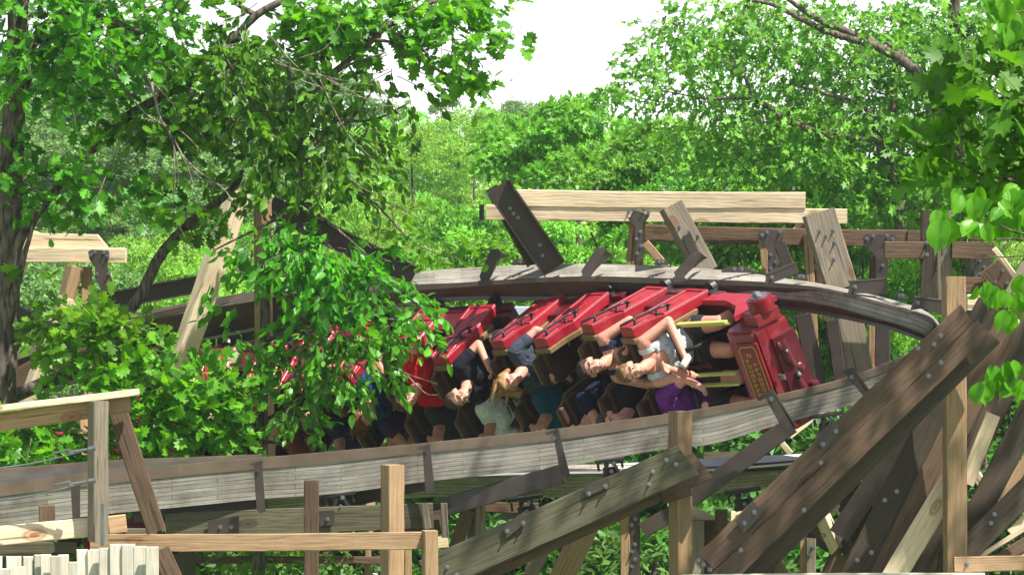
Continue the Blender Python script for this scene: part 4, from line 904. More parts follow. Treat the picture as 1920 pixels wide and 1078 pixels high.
def make_rider(M, x, y, label, shirt, shorts=(.03, .03, .035), sk='skin_fair', hair=(.05, .03, .02), style='short', la='bar', ra='bar', head=(0, 0, 0), sleeve='short', size=1.0, girth=1.0, sleeves=None, vox=.0095, extra=None, mouth='smile'):
    root = thing('person', label, 'person', mat4=M @ Matrix.Translation((x, y+.02, .22)) @ Matrix.Rotation(R(-13), 4, 'X') @ Matrix.Scale(size*1.15, 4), group='riders on the red roller coaster train')
    g = girth
    torso = [((0, 0, .02), (0, -.01, .12), .135*g, .135*g), ((0, -.02, .14), (0, -.045, .34), .13*g, .125*g)]
    def t_bm(inf, low=False):
        bm = bmesh.new()
        for s in (-1, 1):
            capsule(bm, (s*.07, 0, .03), (s*.075, -.03, .30), .10*g+inf, .098*g+inf, 14, 4)
            capsule(bm, (s*.075, -.035, .30), (s*.125, -.035, .43), .095*g+inf, .075+inf, 14, 4)
            capsule(bm, (s*.05, -.03, .46), (s*.175, -.03, .465), .06+inf, .066+inf, 12, 3)
        capsule(bm, (0, .03*g, .12), (0, .005, .38), .10*g+inf, .095+inf, 14, 4)
        return bm
    bm = t_bm(0)
    capsule(bm, (0, -.03, .47), (0, .0, .60), .058, .054, 14, 3)
    arms = {}
    for s, pose in ((-1, la), (1, ra)):
        sh, e, w = arm_pts(s, pose, None); arms[s] = (sh, e, w)
        capsule(bm, sh, e, .054, .041, 12, 3); capsule(bm, e, w, .042, .027, 12, 3); hand(bm, w, (w-e), s, 1.0)
        hip = Vector((s*.095, .05, .0)); kn = Vector((s*.13, .46, .04)); an = Vector((s*.12, .50, -.36))
        capsule(bm, hip, kn, .088*g**.5, .062, 14, 4); capsule(bm, kn, kn+(an-kn)*.35, .06, .062, 12, 3); capsule(bm, kn+(an-kn)*.3, an, .060, .036, 12, 3)
    # head
    H = Matrix.Translation((0, -.005, .60)) @ Matrix.Rotation(R(head[0]), 4, 'Z') @ Matrix.Rotation(R(head[1]+26), 4, 'X') @ Matrix.Rotation(R(head[2]), 4, 'Y') @ Matrix.Translation((0, .02, .115))
    hb = bmesh.new()
    ellipsoid(hb, (0, -.012, .028), (.076, .094, .088)); ellipsoid(hb, (0, .028, -.035), (.060, .066, .078)); ellipsoid(hb, (0, .055, -.088), (.030, .028, .022))
    capsule(hb, (0, .088, .012), (0, .106, -.022), .009, .015, 8, 3); ellipsoid(hb, (0, .098, -.028), (.019, .014, .011))
    for s in (-1, 1):
        ellipsoid(hb, (s*.078, -.008, -.005), (.012, .022, .034)); ellipsoid(hb, (s*.038, .066, -.018), (.024, .022, .020)); capsule(hb, (s*.012, .083, .032), (s*.052, .068, .034), .011, .009, 8, 2)
    ellipsoid(hb, (0, .085, -.052), (.028, .016, .010))
    bmesh.ops.transform(hb, matrix=H, verts=hb.verts)
    tmp = bpy.data.meshes.new('t'); hb.to_mesh(tmp); hb.free(); bm.from_mesh(tmp); bpy.data.meshes.remove(tmp)
    body = remesh(bm, vox, 2)
    # face details joined into the same mesh
    def add(me, bm2, mat):
        idx = len(me.materials); me.materials.append(mat); b3 = bmesh.new(); b3.from_mesh(me); n0 = len(b3.faces)
        t = bpy.data.meshes.new('t'); bm2.to_mesh(t); bm2.free(); b3.from_mesh(t); b3.faces.ensure_lookup_table()
        for f in b3.faces[n0:]: f.material_index = idx; f.smooth = True
        b3.to_mesh(me); b3.free(); bpy.data.meshes.remove(t)
    body.materials.append(MT[sk])
    b2 = bmesh.new()
    for s in (-1, 1): ellipsoid(b2, (s*.031, .077, .010), (.014, .011, .0085), None, 10, 8)
    bmesh.ops.transform(b2, matrix=H, verts=b2.verts); add(body, b2, MT['eye_white'])
    b2 = bmesh.new()
    for s in (-1, 1):
        ellipsoid(b2, (s*.031, .0865, .010), (.0065, .004, .0065), None, 8, 6); capsule(b2, (s*.018, .092, .034), (s*.052, .077, .036), .0045, .0035, 6, 2)
    bmesh.ops.transform(b2, matrix=H, verts=b2.verts); add(body, b2, fab(tuple(c*.7 for c in hair)))
    b2 = bmesh.new(); ellipsoid(b2, (0, .0945, -.055), (.026, .010, .012 if mouth == 'open' else .007), None, 12, 8)
    bmesh.ops.transform(b2, matrix=H, verts=b2.verts); add(body, b2, MT['lips'])
    if mouth in ('open', 'smile'):
        b2 = bmesh.new(); ellipsoid(b2, (0, .0985, -.0525), (.019, .0075, .0045), None, 10, 6); bmesh.ops.transform(b2, matrix=H, verts=b2.verts); add(body, b2, MT['teeth'])
    child(root, 'body', body)
    # shirt
    if shirt:
        bm = t_bm(.013)
        for s in (-1, 1):
            sh, e, w = arms[s]
            if sleeve == 'short': capsule(bm, sh, sh.lerp(e, .55), .07, .062, 12, 2)
            elif sleeve == 'long': capsule(bm, sh, e, .07, .056, 12, 3); capsule(bm, e, e.lerp(w, .9), .056, .04, 12, 3)
        me = remesh(bm, vox, 2)
        if sleeve == 'none':
            b3 = bmesh.new(); b3.from_mesh(me)
            # cut arm holes and a scooped neck
            dl = [v for v in b3.verts if abs(v.co.x) > .165 and v.co.z > .36 or (v.co.z > .44 and abs(v.co.x) < .09) or (v.co.z > .40 and v.co.y > .02 and abs(v.co.x) < .07) or (v.co.z > .50 and abs(v.co.x) > .14)]
            bmesh.ops.delete(b3, geom=dl, context='VERTS'); b3.to_mesh(me); b3.free()
        me.materials.append(fab(shirt)); so_ = child(root, 'shirt', me)
        if extra: extra(root, so_)
    bm = bmesh.new()
    for s in (-1, 1): capsule(bm, (s*.09, .02, .0), (s*.115, .24, .03), .108*g**.5, .092, 14, 3)
    capsule(bm, (-.06, 0, .02), (.06, 0, .02), .125*g, .125*g, 14, 3)
    me = remesh(bm, .012, 2); me.materials.append(fab(shorts)); child(root, 'shorts', me)
    bm = bmesh.new()
    for s in (-1, 1): capsule(bm, (s*.12, .48, -.40), (s*.12, .64, -.43), .048, .040, 12, 3)
    me = mesh_bm(bm, 'shoes', True); me.materials.append(fab((.05, .05, .055))); child(root, 'shoes', me)
    # hair
    if style != 'bald':
        bm = bmesh.new()
        ellipsoid(bm, (0, -.026, .042), (.084, .098, .088))
        if style == 'short':
            ellipsoid(bm, (0, .030, .098), (.060, .050, .028))
        else:
            ellipsoid(bm, (0, .02, .095), (.068, .06, .03))
            for s in (-1, 1):
                capsule(bm, (s*.075, -.02, .05), (s*.085, -.03, -.05), .026, .024, 10, 3)
        bmesh.ops.transform(bm, matrix=H, verts=bm.verts)
        if style in ('long', 'wild'):
            # strands fall with gravity and trail back in the wind
            gl = (M.to_3x3().inverted() @ Vector((-.45, .1, -1))).normalized()
            for i in range(16 if style == 'wild' else 12):
                a0 = H @ Vector((random.uniform(-.07, .07), -.05+random.uniform(-.05, .06), random.uniform(-.03, .11)))
                dd = (gl+Vector([random.uniform(-.35, .35) for _ in range(3)])*(1.0 if style == 'wild' else .5)); L1 = random.uniform(.08, .2 if style == 'long' else .24)
                a1 = a0+dd*L1*.5+Vector([random.uniform(-.02, .02) for _ in range(3)]); a2 = a1+dd*L1*.6
                bm_tube(bm, [a0, a1, a2], [.024, .016, .003], 8)
        me = remesh(bm, .0075, 1); me.materials.append(fab(hair)); child(root, 'hair', me)
    return root
# chest print and tattoo-like marks kept as the photograph shows them
def shirt_print(root, so_):
    bm = bmesh.new()
    def mark(x, z, w, h, rot=0):
        bm_box(bm, (x, 0, z), (w, .012, h), Matrix.Rotation(R(rot), 3, 'Y'))
    for i in range(8):
        a = R(28-i*8.0); mark(-.16*math.sin(a)*1.05, .12+.20*math.cos(a), .010, .030, -math.degrees(a)*-1)
        mark(-.16*math.sin(a)*1.05+.006, .12+.20*math.cos(a)+(.01 if i % 2 else -.01), .012, .008, 0)
    mark(0, .20, .10, .05); mark(.02, .155, .06, .03); mark(-.03, .25, .05, .03)
    # wrap on the front of the shirt
    so_.data.update(); me = so_.data; from mathutils.bvhtree import BVHTree
    bv = BVHTree.FromPolygons([v.co for v in me.vertices], [p.vertices for p in me.polygons])
    for v in bm.verts:
        h = bv.ray_cast(Vector((v.co.x, .6, v.co.z)), Vector((0, -1, 0)))
        if h[0] is not None: v.co.y = h[0].y+(.003 if v.co.y > 0 else -.004)
    me2 = mesh_bm(bm, 'print'); me2.materials.append(fab((.03, .04, .07))); child(so_, 'shirt_print', me2)
def watch(side, pose):
    def f(root, so_):
        sh, e, w = arm_pts(side, pose, None); d = (w-e).normalized(); c = w-d*.02
        bm = bmesh.new(); bm_tube(bm, [c-d*.012, c+d*.012], .034, 14); me = mesh_bm(bm, 'band', True); me.materials.append(MT['black_plastic']); child(root, 'wristband', me)
    return f
def purple_glove(root, so_):
    sh, e, w = arm_pts(1, 'out', None); d = (w-e).normalized()
    bm = bmesh.new(); hand(bm, w+d*.0, d, 1, 1.18); capsule(bm, w-d*.02, w+d*.03, .034, .036, 12, 3); me = remesh(bm, .009, 2); me.materials.append(fab((.20, .12, .62))); child(root, 'purple_glove', me)
def towel(root, so_):
    bm = bmesh.new()
    bm_box(bm, (.02, .36, .46), (.06, .03, .13), Matrix.Rotation(R(20), 3, 'Y'), bev=.012)
    me = mesh_bm(bm, 'cloth', True); me.materials.append(fab((.62, .60, .52))); child(root, 'white_cloth', me)
random.seed(5)
Lx, Rx = -SX, SX; F_, B_ = ROWS
def rider(ci, x, y, label, **k): return make_rider(CM[ci], x, y, label, vox=(.0095 if ci < 3 else .013), **k)
rider(0, Lx, F_, 'man in a pale sleeveless shirt, arms folded, in the front row', shirt=(.50, .53, .57), sleeve='none', shorts=(.03, .03, .035), sk='skin_fair', hair=(.16, .10, .05), la='chest', ra='mouth', head=(12, -4, -14), girth=1.18, mouth='smile', extra=towel)
rider(0, Rx, F_, 'rider in a violet shirt low in the front row, face just above the near rail', shirt=(.13, .025, .19), shorts=(.05, .04, .05), sk='skin_fair', hair=(.06, .03, .02), style='long', la='reach', ra='chest', head=(0, 8, 10), girth=1.15)
rider(0, Lx, B_, 'man in a navy tank top laughing with one arm raised to the shell', shirt=(.02, .032, .075), sleeve='none', sk='skin_fair', hair=(.05, .035, .03), la='rail', ra='reach', head=(14, -2, -16), girth=1.1, mouth='open')
rider(0, Rx, B_, 'man in a black shirt with tattooed forearms, head at the near rail', shirt=(.012, .012, .018), sk='skin_pink', hair=(.08, .06, .05), la='chest', ra='chest', head=(5, 0, -10), girth=1.15)
rider(1, Rx, F_, 'big rider in a dark navy shirt with a black wristband', shirt=(.012, .016, .035), sk='skin_fair', hair=(.04, .03, .02), la='drop', ra='rail', head=(0, 20, 20), girth=1.3, extra=watch(-1, 'drop'))
rider(1, Lx, B_, 'blond rider in a dark slate tee smiling, third upper head from the front', shirt=(.045, .055, .075), sk='skin_pink', hair=(.30, .17, .07), style='long', la='bar', ra='rail', head=(8, -4, -8), girth=1.1, mouth='open')
rider(1, Rx, B_, 'dark haired rider in a teal shirt', shirt=(.01, .07, .12), sk='skin_tan', hair=(.02, .014, .01), style='long', la='hold', ra='bar', head=(0, -4, 12), girth=1.25)
rider(2, Lx, F_, 'rider in a black tee resting one hand on the bar, third car', shirt=(.014, .014, .02), sk='skin_fair', hair=(.10, .06, .04), la='rail', ra='hold', head=(10, 0, -6))
rider(2, Rx, F_, 'rider in a white tee with dark curved lettering, dark hair hanging down', shirt=(.62, .63, .66), sk='skin_tan', hair=(.015, .01, .01), style='long', la='bar', ra='rail', head=(-6, 0, 10), extra=shirt_print, girth=1.05)
rider(2, Lx, B_, 'man in a bright red shirt stretching one bare arm forward', shirt=(.62, .012, .012), sk='skin_pink', hair=(.09, .05, .03), la='out', ra='reach', head=(12, 4, -6), girth=1.2)
rider(2, Rx, B_, 'rider with thick black hair in dark clothes, third car lower side', shirt=(.03, .035, .03), sk='skin_tan', hair=(.008, .006, .006), style='long', la='hold', ra='bar', head=(0, 0, 8))
rider(3, Lx, F_, 'brown haired rider in a blue shirt beside the tips of the hanging leaves', shirt=(.02, .05, .16), sk='skin_tan', hair=(.12, .05, .02), style='long', la='rail', ra='hold', head=(6, 0, 0))
rider(3, Rx, F_, 'rider in navy with flying light brown hair and a purple glove', shirt=(.03, .02, .07), sk='skin_tan', hair=(.34, .20, .10), style='wild', la='drop', ra='out', head=(4, 0, 6), extra=purple_glove, sleeve='short')
rider(3, Lx, B_, 'rider in maroon hidden by leaves in the fourth car, upper side', shirt=(.05, .01, .02), sk='skin_tan', hair=(.05, .03, .02), head=(5, 0, 0))
rider(3, Rx, B_, 'bald headed rider hanging straight down just left of the slanted pale post', shirt=(.02, .03, .08), sk='skin_tan', hair=(.16, .07, .04), style='short', head=(10, 0, 0))
rider(4, Lx, F_, 'rider in dark red, upper side of the fifth car behind the trunk', shirt=(.12, .02, .02), sk='skin_tan', hair=(.12, .05, .02), style='long', head=(5, 0, 0))
rider(4, Rx, F_, 'rider with long orange brown hair beside the slender tree trunk', shirt=(.20, .05, .03), sk='skin_tan', hair=(.30, .10, .04), style='long', head=(60, 0, 0))
rider(4, Rx, B_, 'rider in dark clothes at the back of the fifth car', shirt=(.03, .03, .04), sk='skin_tan', hair=(.16, .07, .04), style='long', head=(20, 0, 0))
rider(6, Rx, F_, 'rider with orange brown hair hanging down behind the handrail', shirt=(.12, .03, .03), sk='skin_tan', hair=(.30, .10, .04), style='long', head=(20, 0, 0))
# ------------------------------------------------------------------ foliage
rng = np.random.default_rng(11)
def leaf_shape(kind):
    "unit leaf: stalk at origin, along +y, face +z; verts, triangles"
    if kind == 'ovate':
        V = [(0,0,0),(.21,.22,.035),(.27,.5,.05),(.13,.8,.02),(0,1,-.08),(-.13,.8,.02),(-.27,.5,.05),(-.21,.22,.035),(0,.5,-.02)]
        F = [(0,1,8),(1,2,8),(2,3,8),(3,4,8),(4,5,8),(5,6,8),(6,7,8),(7,0,8)]
    elif kind == 'round':
        V = [(0,0,0)]; n = 14
        for i in range(n):
            a = -math.pi/2+2*math.pi*(i+.5)/n; r = .5*(1-.12*math.sin(a)); V.append((.74*r*math.cos(a)*(1.0), .46+r*math.sin(a)*1.0, .20*math.cos(a)**2-.10*math.sin(a)**2))
        V.append((0,1.08,-.06)); V.append((0,.5,-.05)); c = len(V)-1
        order = list(range(1, 1+n//2))+[n+1]+list(range(1+n//2, 1+n))
        ring = [0]+order; F = [(ring[i], ring[(i+1) % len(ring)], c) for i in range(len(ring))]
    elif kind == 'oak':
        half = [(.05,.12),(.22,.20),(.14,.30),(.38,.42),(.20,.50),(.40,.70),(.21,.73),(.22,.92),(.08,.87)]
        V = [(0,0,0)]+[(x,y,.06*x/.3) for x,y in half]+[(0,1.0,-.04)]+[(-x,y,.06*x/.3) for x,y in half[::-1]]+[(0,.3,0),(0,.62,0)]
        n = 20; A, B = 20, 21; F = []
        ring = list(range(20))
        for i in range(20):
            j = (i+1) % 20; yc = (V[ring[i]][1]+V[ring[j]][1])/2
            F.append((ring[i], ring[j], A if yc < .46 else B))
        F += [(4, B, A), (16, A, B)]
    elif kind == 'oak_s':
        V = [(0,0,0),(.22,.25,.03),(.10,.36,0),(.34,.62,.04),(.12,.66,0),(0,1,-.06),(-.12,.66,0),(-.34,.62,.04),(-.10,.36,0),(-.22,.25,.03)]
        F = [(0,1,2),(0,2,8),(0,8,9),(2,3,4),(2,4,6),(2,6,8),(8,6,7),(4,5,6)]
    else:
        V = [(0,0,0),(.2,.45,.04),(0,1,-.05),(-.2,.45,.04)]; F = [(0,1,2),(0,2,3)]
    return np.array(V, float), np.array(F)
def leaves_mesh(name, pos, length, kind, axis, normal, mat):
    V, F = leaf_shape(kind); N = len(pos)
    y = axis/np.linalg.norm(axis, axis=1)[:, None]; z = normal-y*np.sum(normal*y, axis=1)[:, None]; z /= np.maximum(np.linalg.norm(z, axis=1), 1e-6)[:, None]; x = np.cross(y, z)
    L_ = length[:, None, None]
    P_ = pos[:, None, :]+L_*(V[None, :, 0:1]*x[:, None]+V[None, :, 1:2]*y[:, None]+V[None, :, 2:3]*z[:, None])
    FF = (F[None]+(np.arange(N)*len(V))[:, None, None]).reshape(-1, 3)
    me = mesh_np(name, P_.reshape(-1, 3), FF); me.materials.append(MT[mat]); return me
def unit(n):
    v = rng.normal(size=(n, 3)); return v/np.linalg.norm(v, axis=1)[:, None]
def sprays(centres, radii, n_spray, per, spray_len, droop, spread=1.0):
    "leaf positions grouped along short twigs; returns pos, axis, twig list"
    pos = []; ax = []; tw = []
    for (c, r, ns) in zip(centres, radii, n_spray):
        c = np.array(c); r = np.array(r)
        d = unit(ns); rad = rng.uniform(.25, 1.0, ns)**.6
        s = c+d*r*rad[:, None]
        out = d*np.array((1, 1, .55))+rng.normal(size=(ns, 3))*.35; out[:, 2] -= droop*.6; out /= np.linalg.norm(out, axis=1)[:, None]
        L_ = spray_len*rng.uniform(.6, 1.3, ns)
        for i in range(ns):
            k = per; t = np.linspace(0.05, 1, k)[:, None]
            curve = s[i]+out[i]*L_[i]*t+np.array((0, 0, -1))*droop*L_[i]*.5*t*t
            a = out[i]+rng.normal(size=(k, 3))*.75*spread; a[:, 2] -= droop
            pos.append(curve+rng.normal(size=(k, 3))*.02); ax.append(a); tw.append((s[i]-out[i]*L_[i]*.5, s[i]+out[i]*L_[i]*.5, s[i]+out[i]*L_[i]+np.array((0, 0, -droop*L_[i]*.5))))
    return np.concatenate(pos), np.concatenate(ax), tw
def twigs_mesh(name, tw, r, mat, every=1):
    V = []; F = []
    for (a, b, c) in tw[::every]:
        a, b, c = Vector(a), Vector(b), Vector(c); v, f = ring_sweep([a, b, c], [r, r*.8, r*.3], 3); k = len(V)
        V += [tuple(x) for x in v]; F += [(p+k, q+k, s+k, t+k) for p, q, s, t in f]
    me = mesh_np(name, V, F); me.materials.append(MT[mat]); return me
def branch_mesh(name, lines, mat, n=8, world=True, wob=.02):
    "lines: list of (points (u,v,d) , radii m)"
    bm = bmesh.new()
    for pts, rad in lines:
        q = [P(*p) for p in pts] if world else [Vector(p) for p in pts]
        c = catmull(q, 6); rr = np.interp(np.linspace(0, 1, len(c)), np.linspace(0, 1, len(rad)), rad)
        c = c+rng.normal(size=c.shape)*wob*rr[:, None]*8*.35
        bm_tube(bm, [Vector(x) for x in c], list(rr), n)
    me = mesh_bm(bm, name, True); me.materials.append(MT[mat]); return me
def limbs(root, lines, mat, n):
    for l in lines: link("limb", branch_mesh("limb", [l], mat, n), root)
def px_blobs(bl, dens, dz):
    C = []; Rr = []; N = []
    for b in bl:
        u, v, ru, rv, d = b[:5]; k = b[5] if len(b) > 5 else 1.0
        C.append(P(u, v, d)); Rr.append((ru*d/FPX, dz, rv*d/FPX)); N.append(max(2, int(dens*k*ru*rv/10000.)))
    return C, Rr, N
def foliage_part(root, name, bl, dens, dz, per, sl, droop, size, kind, mat, spread=1., upb=.8, twig=.006, every=2, label=None):
    C, Rr, N = px_blobs(bl, dens, dz); pos, ax, tw = sprays(C, Rr, N, per, sl, droop, spread)
    nrm = rng.normal(size=pos.shape)*.7+np.array((.25, -.3, upb)); ln = size*rng.uniform(.55, 1.2, len(pos))
    o = link(name, leaves_mesh(name, pos, ln, kind, ax, nrm, mat), root)
    if twig: link('twigs', twigs_mesh('twigs', tw, twig, 'bark', every), o)
    if label: o['label'] = label
    return o
# big oak on the left
oak = thing('oak_tree', 'oak with a thick grey trunk at the left edge and lobed leaves over the handrail', 'tree', P(10, 1400, 26))
link('trunk', branch_mesh('trunk', [([(2,1700,25.9),(4,1078,25.9),(6,760,25.9),(12,560,25.9),(20,320,25.9),(28,160,25.9),(36,0,25.9),(40,-160,25.9)],[.17,.15,.13,.125,.12,.105,.10,.09])], 'bark', 14), oak)
limbs(oak, [([(12,560,25.9),(38,450,25.8),(75,395,25.7),(100,370,25.6)],[.06,.05,.035,.02]), ([(15,620,25.9),(35,520,25.7),(60,430,25.7),(85,380,25.6)],[.05,.035,.02,.012]),
 ([(30,120,25.9),(90,50,25.8),(150,42,25.7),(200,38,25.6),(260,60,25.5)],[.07,.06,.05,.04,.02]), ([(28,200,25.9),(80,90,26.),(150,20,26.),(230,-30,26.)],[.05,.04,.03,.02])], 'bark', 9)
limbs(oak, [([(-20,760,26.3),(120,700,26.3),(210,620,26.3),(262,556,26.3),(300,480,26.3),(345,430,26.3),(400,385,26.3),(440,350,26.3),(455,320,26.2)],[.07,.065,.06,.058,.055,.05,.045,.035,.02])], 'bark', 10)
limbs(oak, [([(60,420,26.4),(110,350,26.4),(160,295,26.4),(205,245,26.4),(262,205,26.4),(330,165,26.3),(380,110,26.3),(430,80,26.2),(480,30,26.2),(545,-5,26.2)],[.03,.04,.05,.052,.05,.045,.035,.04,.04,.035]),
 ([(480,30,26.2),(430,0,26.2)],[.03,.02]), ([(560,70,26.0),(620,68,26.0),(700,60,26.),(760,30,26.),(820,0,26.)],[.045,.04,.035,.03,.02]), ([(545,62,26.),(600,75,26.),(700,75,26.),(760,85,26.)],[.03,.03,.02,.01]),
 ([(730,50,26.),(790,20,26.),(840,40,26.),(860,60,26.)],[.02,.015,.01,.006]), ([(730,60,26.),(790,90,26.),(820,130,26.),(870,150,26.)],[.02,.015,.012,.006]), ([(620,140,26.),(690,85,26.),(730,50,26.),(820,10,26.)],[.03,.025,.02,.015])], 'bark', 8)
foliage_part(oak, 'crown', [(60,40,110,80,25.6),(130,130,90,70,25.8),(190,60,110,90,25.6),(250,20,120,60,25.9),(60,140,60,60,26),(300,80,50,60,26),(20,-60,200,80,26),(70,325,70,40,25.8),(170,345,90,42,25.7),(110,345,100,30,25.9),(215,365,50,22,25.7),(20,350,30,50,25.7)], 62, .8, 7, .35, .25, .155, 'oak', 'leaf_near', upb=.9)
foliage_part(oak, 'crown', [(150,615,70,32,25.2),(205,630,50,32,25.2),(120,610,36,30,25.3),(185,590,50,20,25.3),(235,615,26,32,25.3),(62,500,26,18,25.4,.5)], 108, .5, 7, .28, .15, .165, 'oak', 'leaf_oak', upb=1.1, label='sunlit lobed foliage in front of the far track at left')
foliage_part(oak, 'crown', [(190,690,90,40,25.1),(270,710,70,40,25.1),(380,730,60,35,25.2),(330,770,80,40,25.2),(270,800,60,60,25.2),(380,800,60,50,25.2),(240,850,60,25,25.3),(50,820,100,45,25.0),(90,850,60,25,25.0),(30,780,60,20,25.2),(410,700,40,20,25.3)], 104, .5, 7, .28, .15, .165, 'oak', 'leaf_oak', upb=1.1)
foliage_part(oak, 'crown', [(300,235,90,28,25.9),(350,245,60,25,26.0),(240,230,40,20,26.),(365,395,35,36,25.8),(330,370,40,20,25.8,.6),(385,430,20,16,25.9,.6),(345,330,26,20,25.9,.4),(370,180,50,40,26),(400,120,60,40,26,.7),(350,20,70,30,26.2,.6)], 80, .45, 7, .28, .2, .17, 'oak', 'leaf_near', upb=.9)
foliage_part(oak, 'crown', [(610,45,70,38,26.),(680,35,80,40,26),(700,65,70,25,26),(770,20,80,30,26),(590,20,50,25,26),(850,20,60,30,26),(880,35,45,30,26),(830,85,50,35,26,.7),(870,110,55,45,26,.7),(900,150,30,30,26,.6),(960,65,22,25,26,.5),(860,175,20,18,26,.6),(820,10,120,20,26.2,.7)], 80, .5, 7, .26, .25, .17, 'oak', 'leaf_oak', upb=.9, label='oak twigs with lobed leaves against the white sky')
# dead twigs hanging in front of the hill
link('dead_twigs', branch_mesh('dead_twigs', [([(245,120,25.6),(280,150,25.5),(300,220,25.5),(325,260,25.5),(350,310,25.5),(370,370,25.5),(380,388,25.5)],[.02,.018,.014,.010,.008,.006,.003]),([(215,130,25.6),(240,175,25.6),(275,215,25.5),(310,240,25.5),(330,290,25.5),(335,350,25.5)],[.012,.01,.008,.007,.006,.004]),
 ([(280,150,25.5),(320,190,25.5),(332,220,25.5)],[.01,.007,.004]),([(315,235,25.5),(350,255,25.5),(395,305,25.5)],[.008,.006,.003]),([(340,290,25.5),(370,320,25.5),(420,355,25.5),(440,385,25.5),(475,395,25.5)],[.009,.008,.007,.006,.003]),([(325,260,25.5),(328,330,25.5),(326,400,25.5),(350,450,25.5)],[.007,.006,.005,.003]),([(345,220,25.6),(375,250,25.6),(385,265,25.6)],[.006,.005,.002]),
 ([(350,310,25.5),(385,340,25.5),(430,350,25.5)],[.006,.005,.002]),([(240,140,25.5),(200,120,25.5),(190,90,25.6)],[.01,.008,.006])], 'pale_bark', 6), oak)
# slender tree with drooping simple leaves
st = thing('broadleaf_tree', 'slender dark trunked tree with drooping glossy leaves hiding part of the train', 'tree', P(488, 1400, 26))
link('trunk', branch_mesh('trunk', [([(482,1700,26),(484,1078,26),(490,880,26),(492,740,26),(497,620,26),(500,520,26.),(525,430,26.),(552,370,26.),(566,320,26.),(560,250,26.),(548,190,26.),(540,120,26.)],[.07,.066,.062,.056,.05,.046,.04,.038,.034,.03,.024,.015])], 'bark', 12), st)
limbs(st, [([(566,310,26),(600,260,26),(640,235,26),(665,215,26),(695,175,26)],[.03,.025,.022,.018,.01]),([(650,228,26),(700,225,26),(745,205,26),(770,192,26)],[.014,.012,.010,.006]),([(548,210,26),(575,180,26),(590,170,26)],[.02,.014,.008]),
 ([(490,790,26),(510,780,25.8),(540,762,25.6)],[.02,.016,.01]),([(490,830,26),(520,830,25.8),(545,850,25.7)],[.018,.014,.008]),([(430,285,26),(470,260,26),(520,228,26),(550,225,26)],[.01,.014,.016,.016]),([(400,280,26),(435,285,26),(470,262,26)],[.008,.008,.01]),
 ([(500,540,26),(560,540,25.5),(640,580,25.3),(740,600,25.2),(820,600,25.2)],[.03,.022,.016,.012,.006]),([(495,640,26),(560,620,25.5),(620,650,25.4),(700,700,25.3)],[.025,.02,.014,.008]),([(540,400,26),(480,430,25.7),(400,470,25.6)],[.02,.014,.007]),([(552,370,26),(620,420,25.6),(690,480,25.4)],[.022,.016,.008]),
 ([(560,250,26),(480,200,25.8),(430,120,25.7),(400,60,25.7)],[.02,.015,.01,.006]),([(560,200,26),(640,130,25.8),(720,100,25.7)],[.02,.015,.008]),([(640,350,26),(690,370,25.8),(740,420,25.8),(775,455,25.8),(830,480,25.8)],[.012,.012,.01,.008,.005]),([(690,372,25.8),(740,385,25.8),(800,420,25.8)],[.008,.006,.004])], 'bark', 8)
tww = []
for (a, b) in [((520,120),(700,160)),((540,130),(640,150)),((560,150),(720,190)),((600,140),(690,175)),((620,150),(740,200)),((690,170),(735,200)),((500,60),(620,180)),((480,90),(600,140)),((560,110),(640,40)),((700,150),(780,260)),((560,650),(620,760)),((600,640),(690,770)),((540,700),(610,640)),((570,620),(700,650)),((620,690),(600,800)),((760,700),(820,740)),((680,640),(820,720)),((560,690),(530,740)),((600,150),(700,300)),((650,330),(740,360))]:
    m0 = ((a[0]+b[0])/2+rng.normal()*8, (a[1]+b[1])/2+10+rng.normal()*8)
    tww.append(([(a[0],a[1],25.3),(m0[0],m0[1],25.2),(b[0],b[1],25.2)],[.007,.005,.002]))
link('bare_twigs', branch_mesh('bare_twigs', tww, 'pale_bark', 5), st)
foliage_part(st, 'crown', [(450,120,75,70,26),(520,110,60,60,26),(420,200,60,70,26),(480,230,80,70,26),(560,250,90,80,26),(620,170,70,60,26,.8),(640,270,80,70,26),(500,330,80,60,26),(600,320,90,45,26),(680,190,50,40,26,.8),(740,130,50,35,26,.7),(720,170,60,40,26,.6),(770,180,20,30,26,.5),(665,315,50,36,26,.8),(560,60,50,40,26,.5),(470,40,60,40,26,.6),(730,230,50,25,26,.4),(790,150,30,25,26,.4)], 54, .7, 9, .28, .7, .128, 'ovate', 'leaf_near', upb=.5, spread=.8)
foliage_part(st, 'crown', [(520,430,32,36,25.6),(560,470,50,34,25.6),(650,500,50,30,25.6),(430,520,45,22,25.6,.7),(540,490,60,45,25.5),(620,500,70,50,25.4),(680,540,70,40,25.3),(740,575,60,30,25.2),(790,595,35,20,25.2),(600,555,60,40,25.4),(430,565,30,16,25.6,.6),(700,470,30,22,25.5,.6),(465,470,26,30,25.6,.6)], 86, .5, 9, .25, .7, .128, 'ovate', 'leaf_near', upb=.6, spread=.8)
foliage_part(st, 'crown', [(610,610,60,35,25.3),(670,635,60,35,25.2),(700,665,45,38,25.2),(600,670,60,40,25.3),(555,650,40,40,25.5),(645,705,50,30,25.2),(722,715,22,26,25.2,.8),(440,650,36,30,25.6,.8),(425,715,36,36,25.6),(410,770,50,40,25.6),(560,765,42,40,25.4),(560,710,40,40,25.5),(430,815,40,20,25.6,.7),(390,820,40,26,25.6),(575,810,22,20,25.4,.5),(755,615,45,22,25.2)], 82, .5, 9, .24, .7, .122, 'ovate', 'leaf_near', upb=.6, spread=.8)
foliage_part(st, 'crown', [(770,440,40,26,25.8,.8),(800,420,26,15,25.8,.8),(840,490,40,18,25.8,.8),(740,400,30,15,25.8,.5)], 70, .3, 6, .25, .2, .13, 'oak', 'leaf_bright', upb=1., label='yellow green sprig')
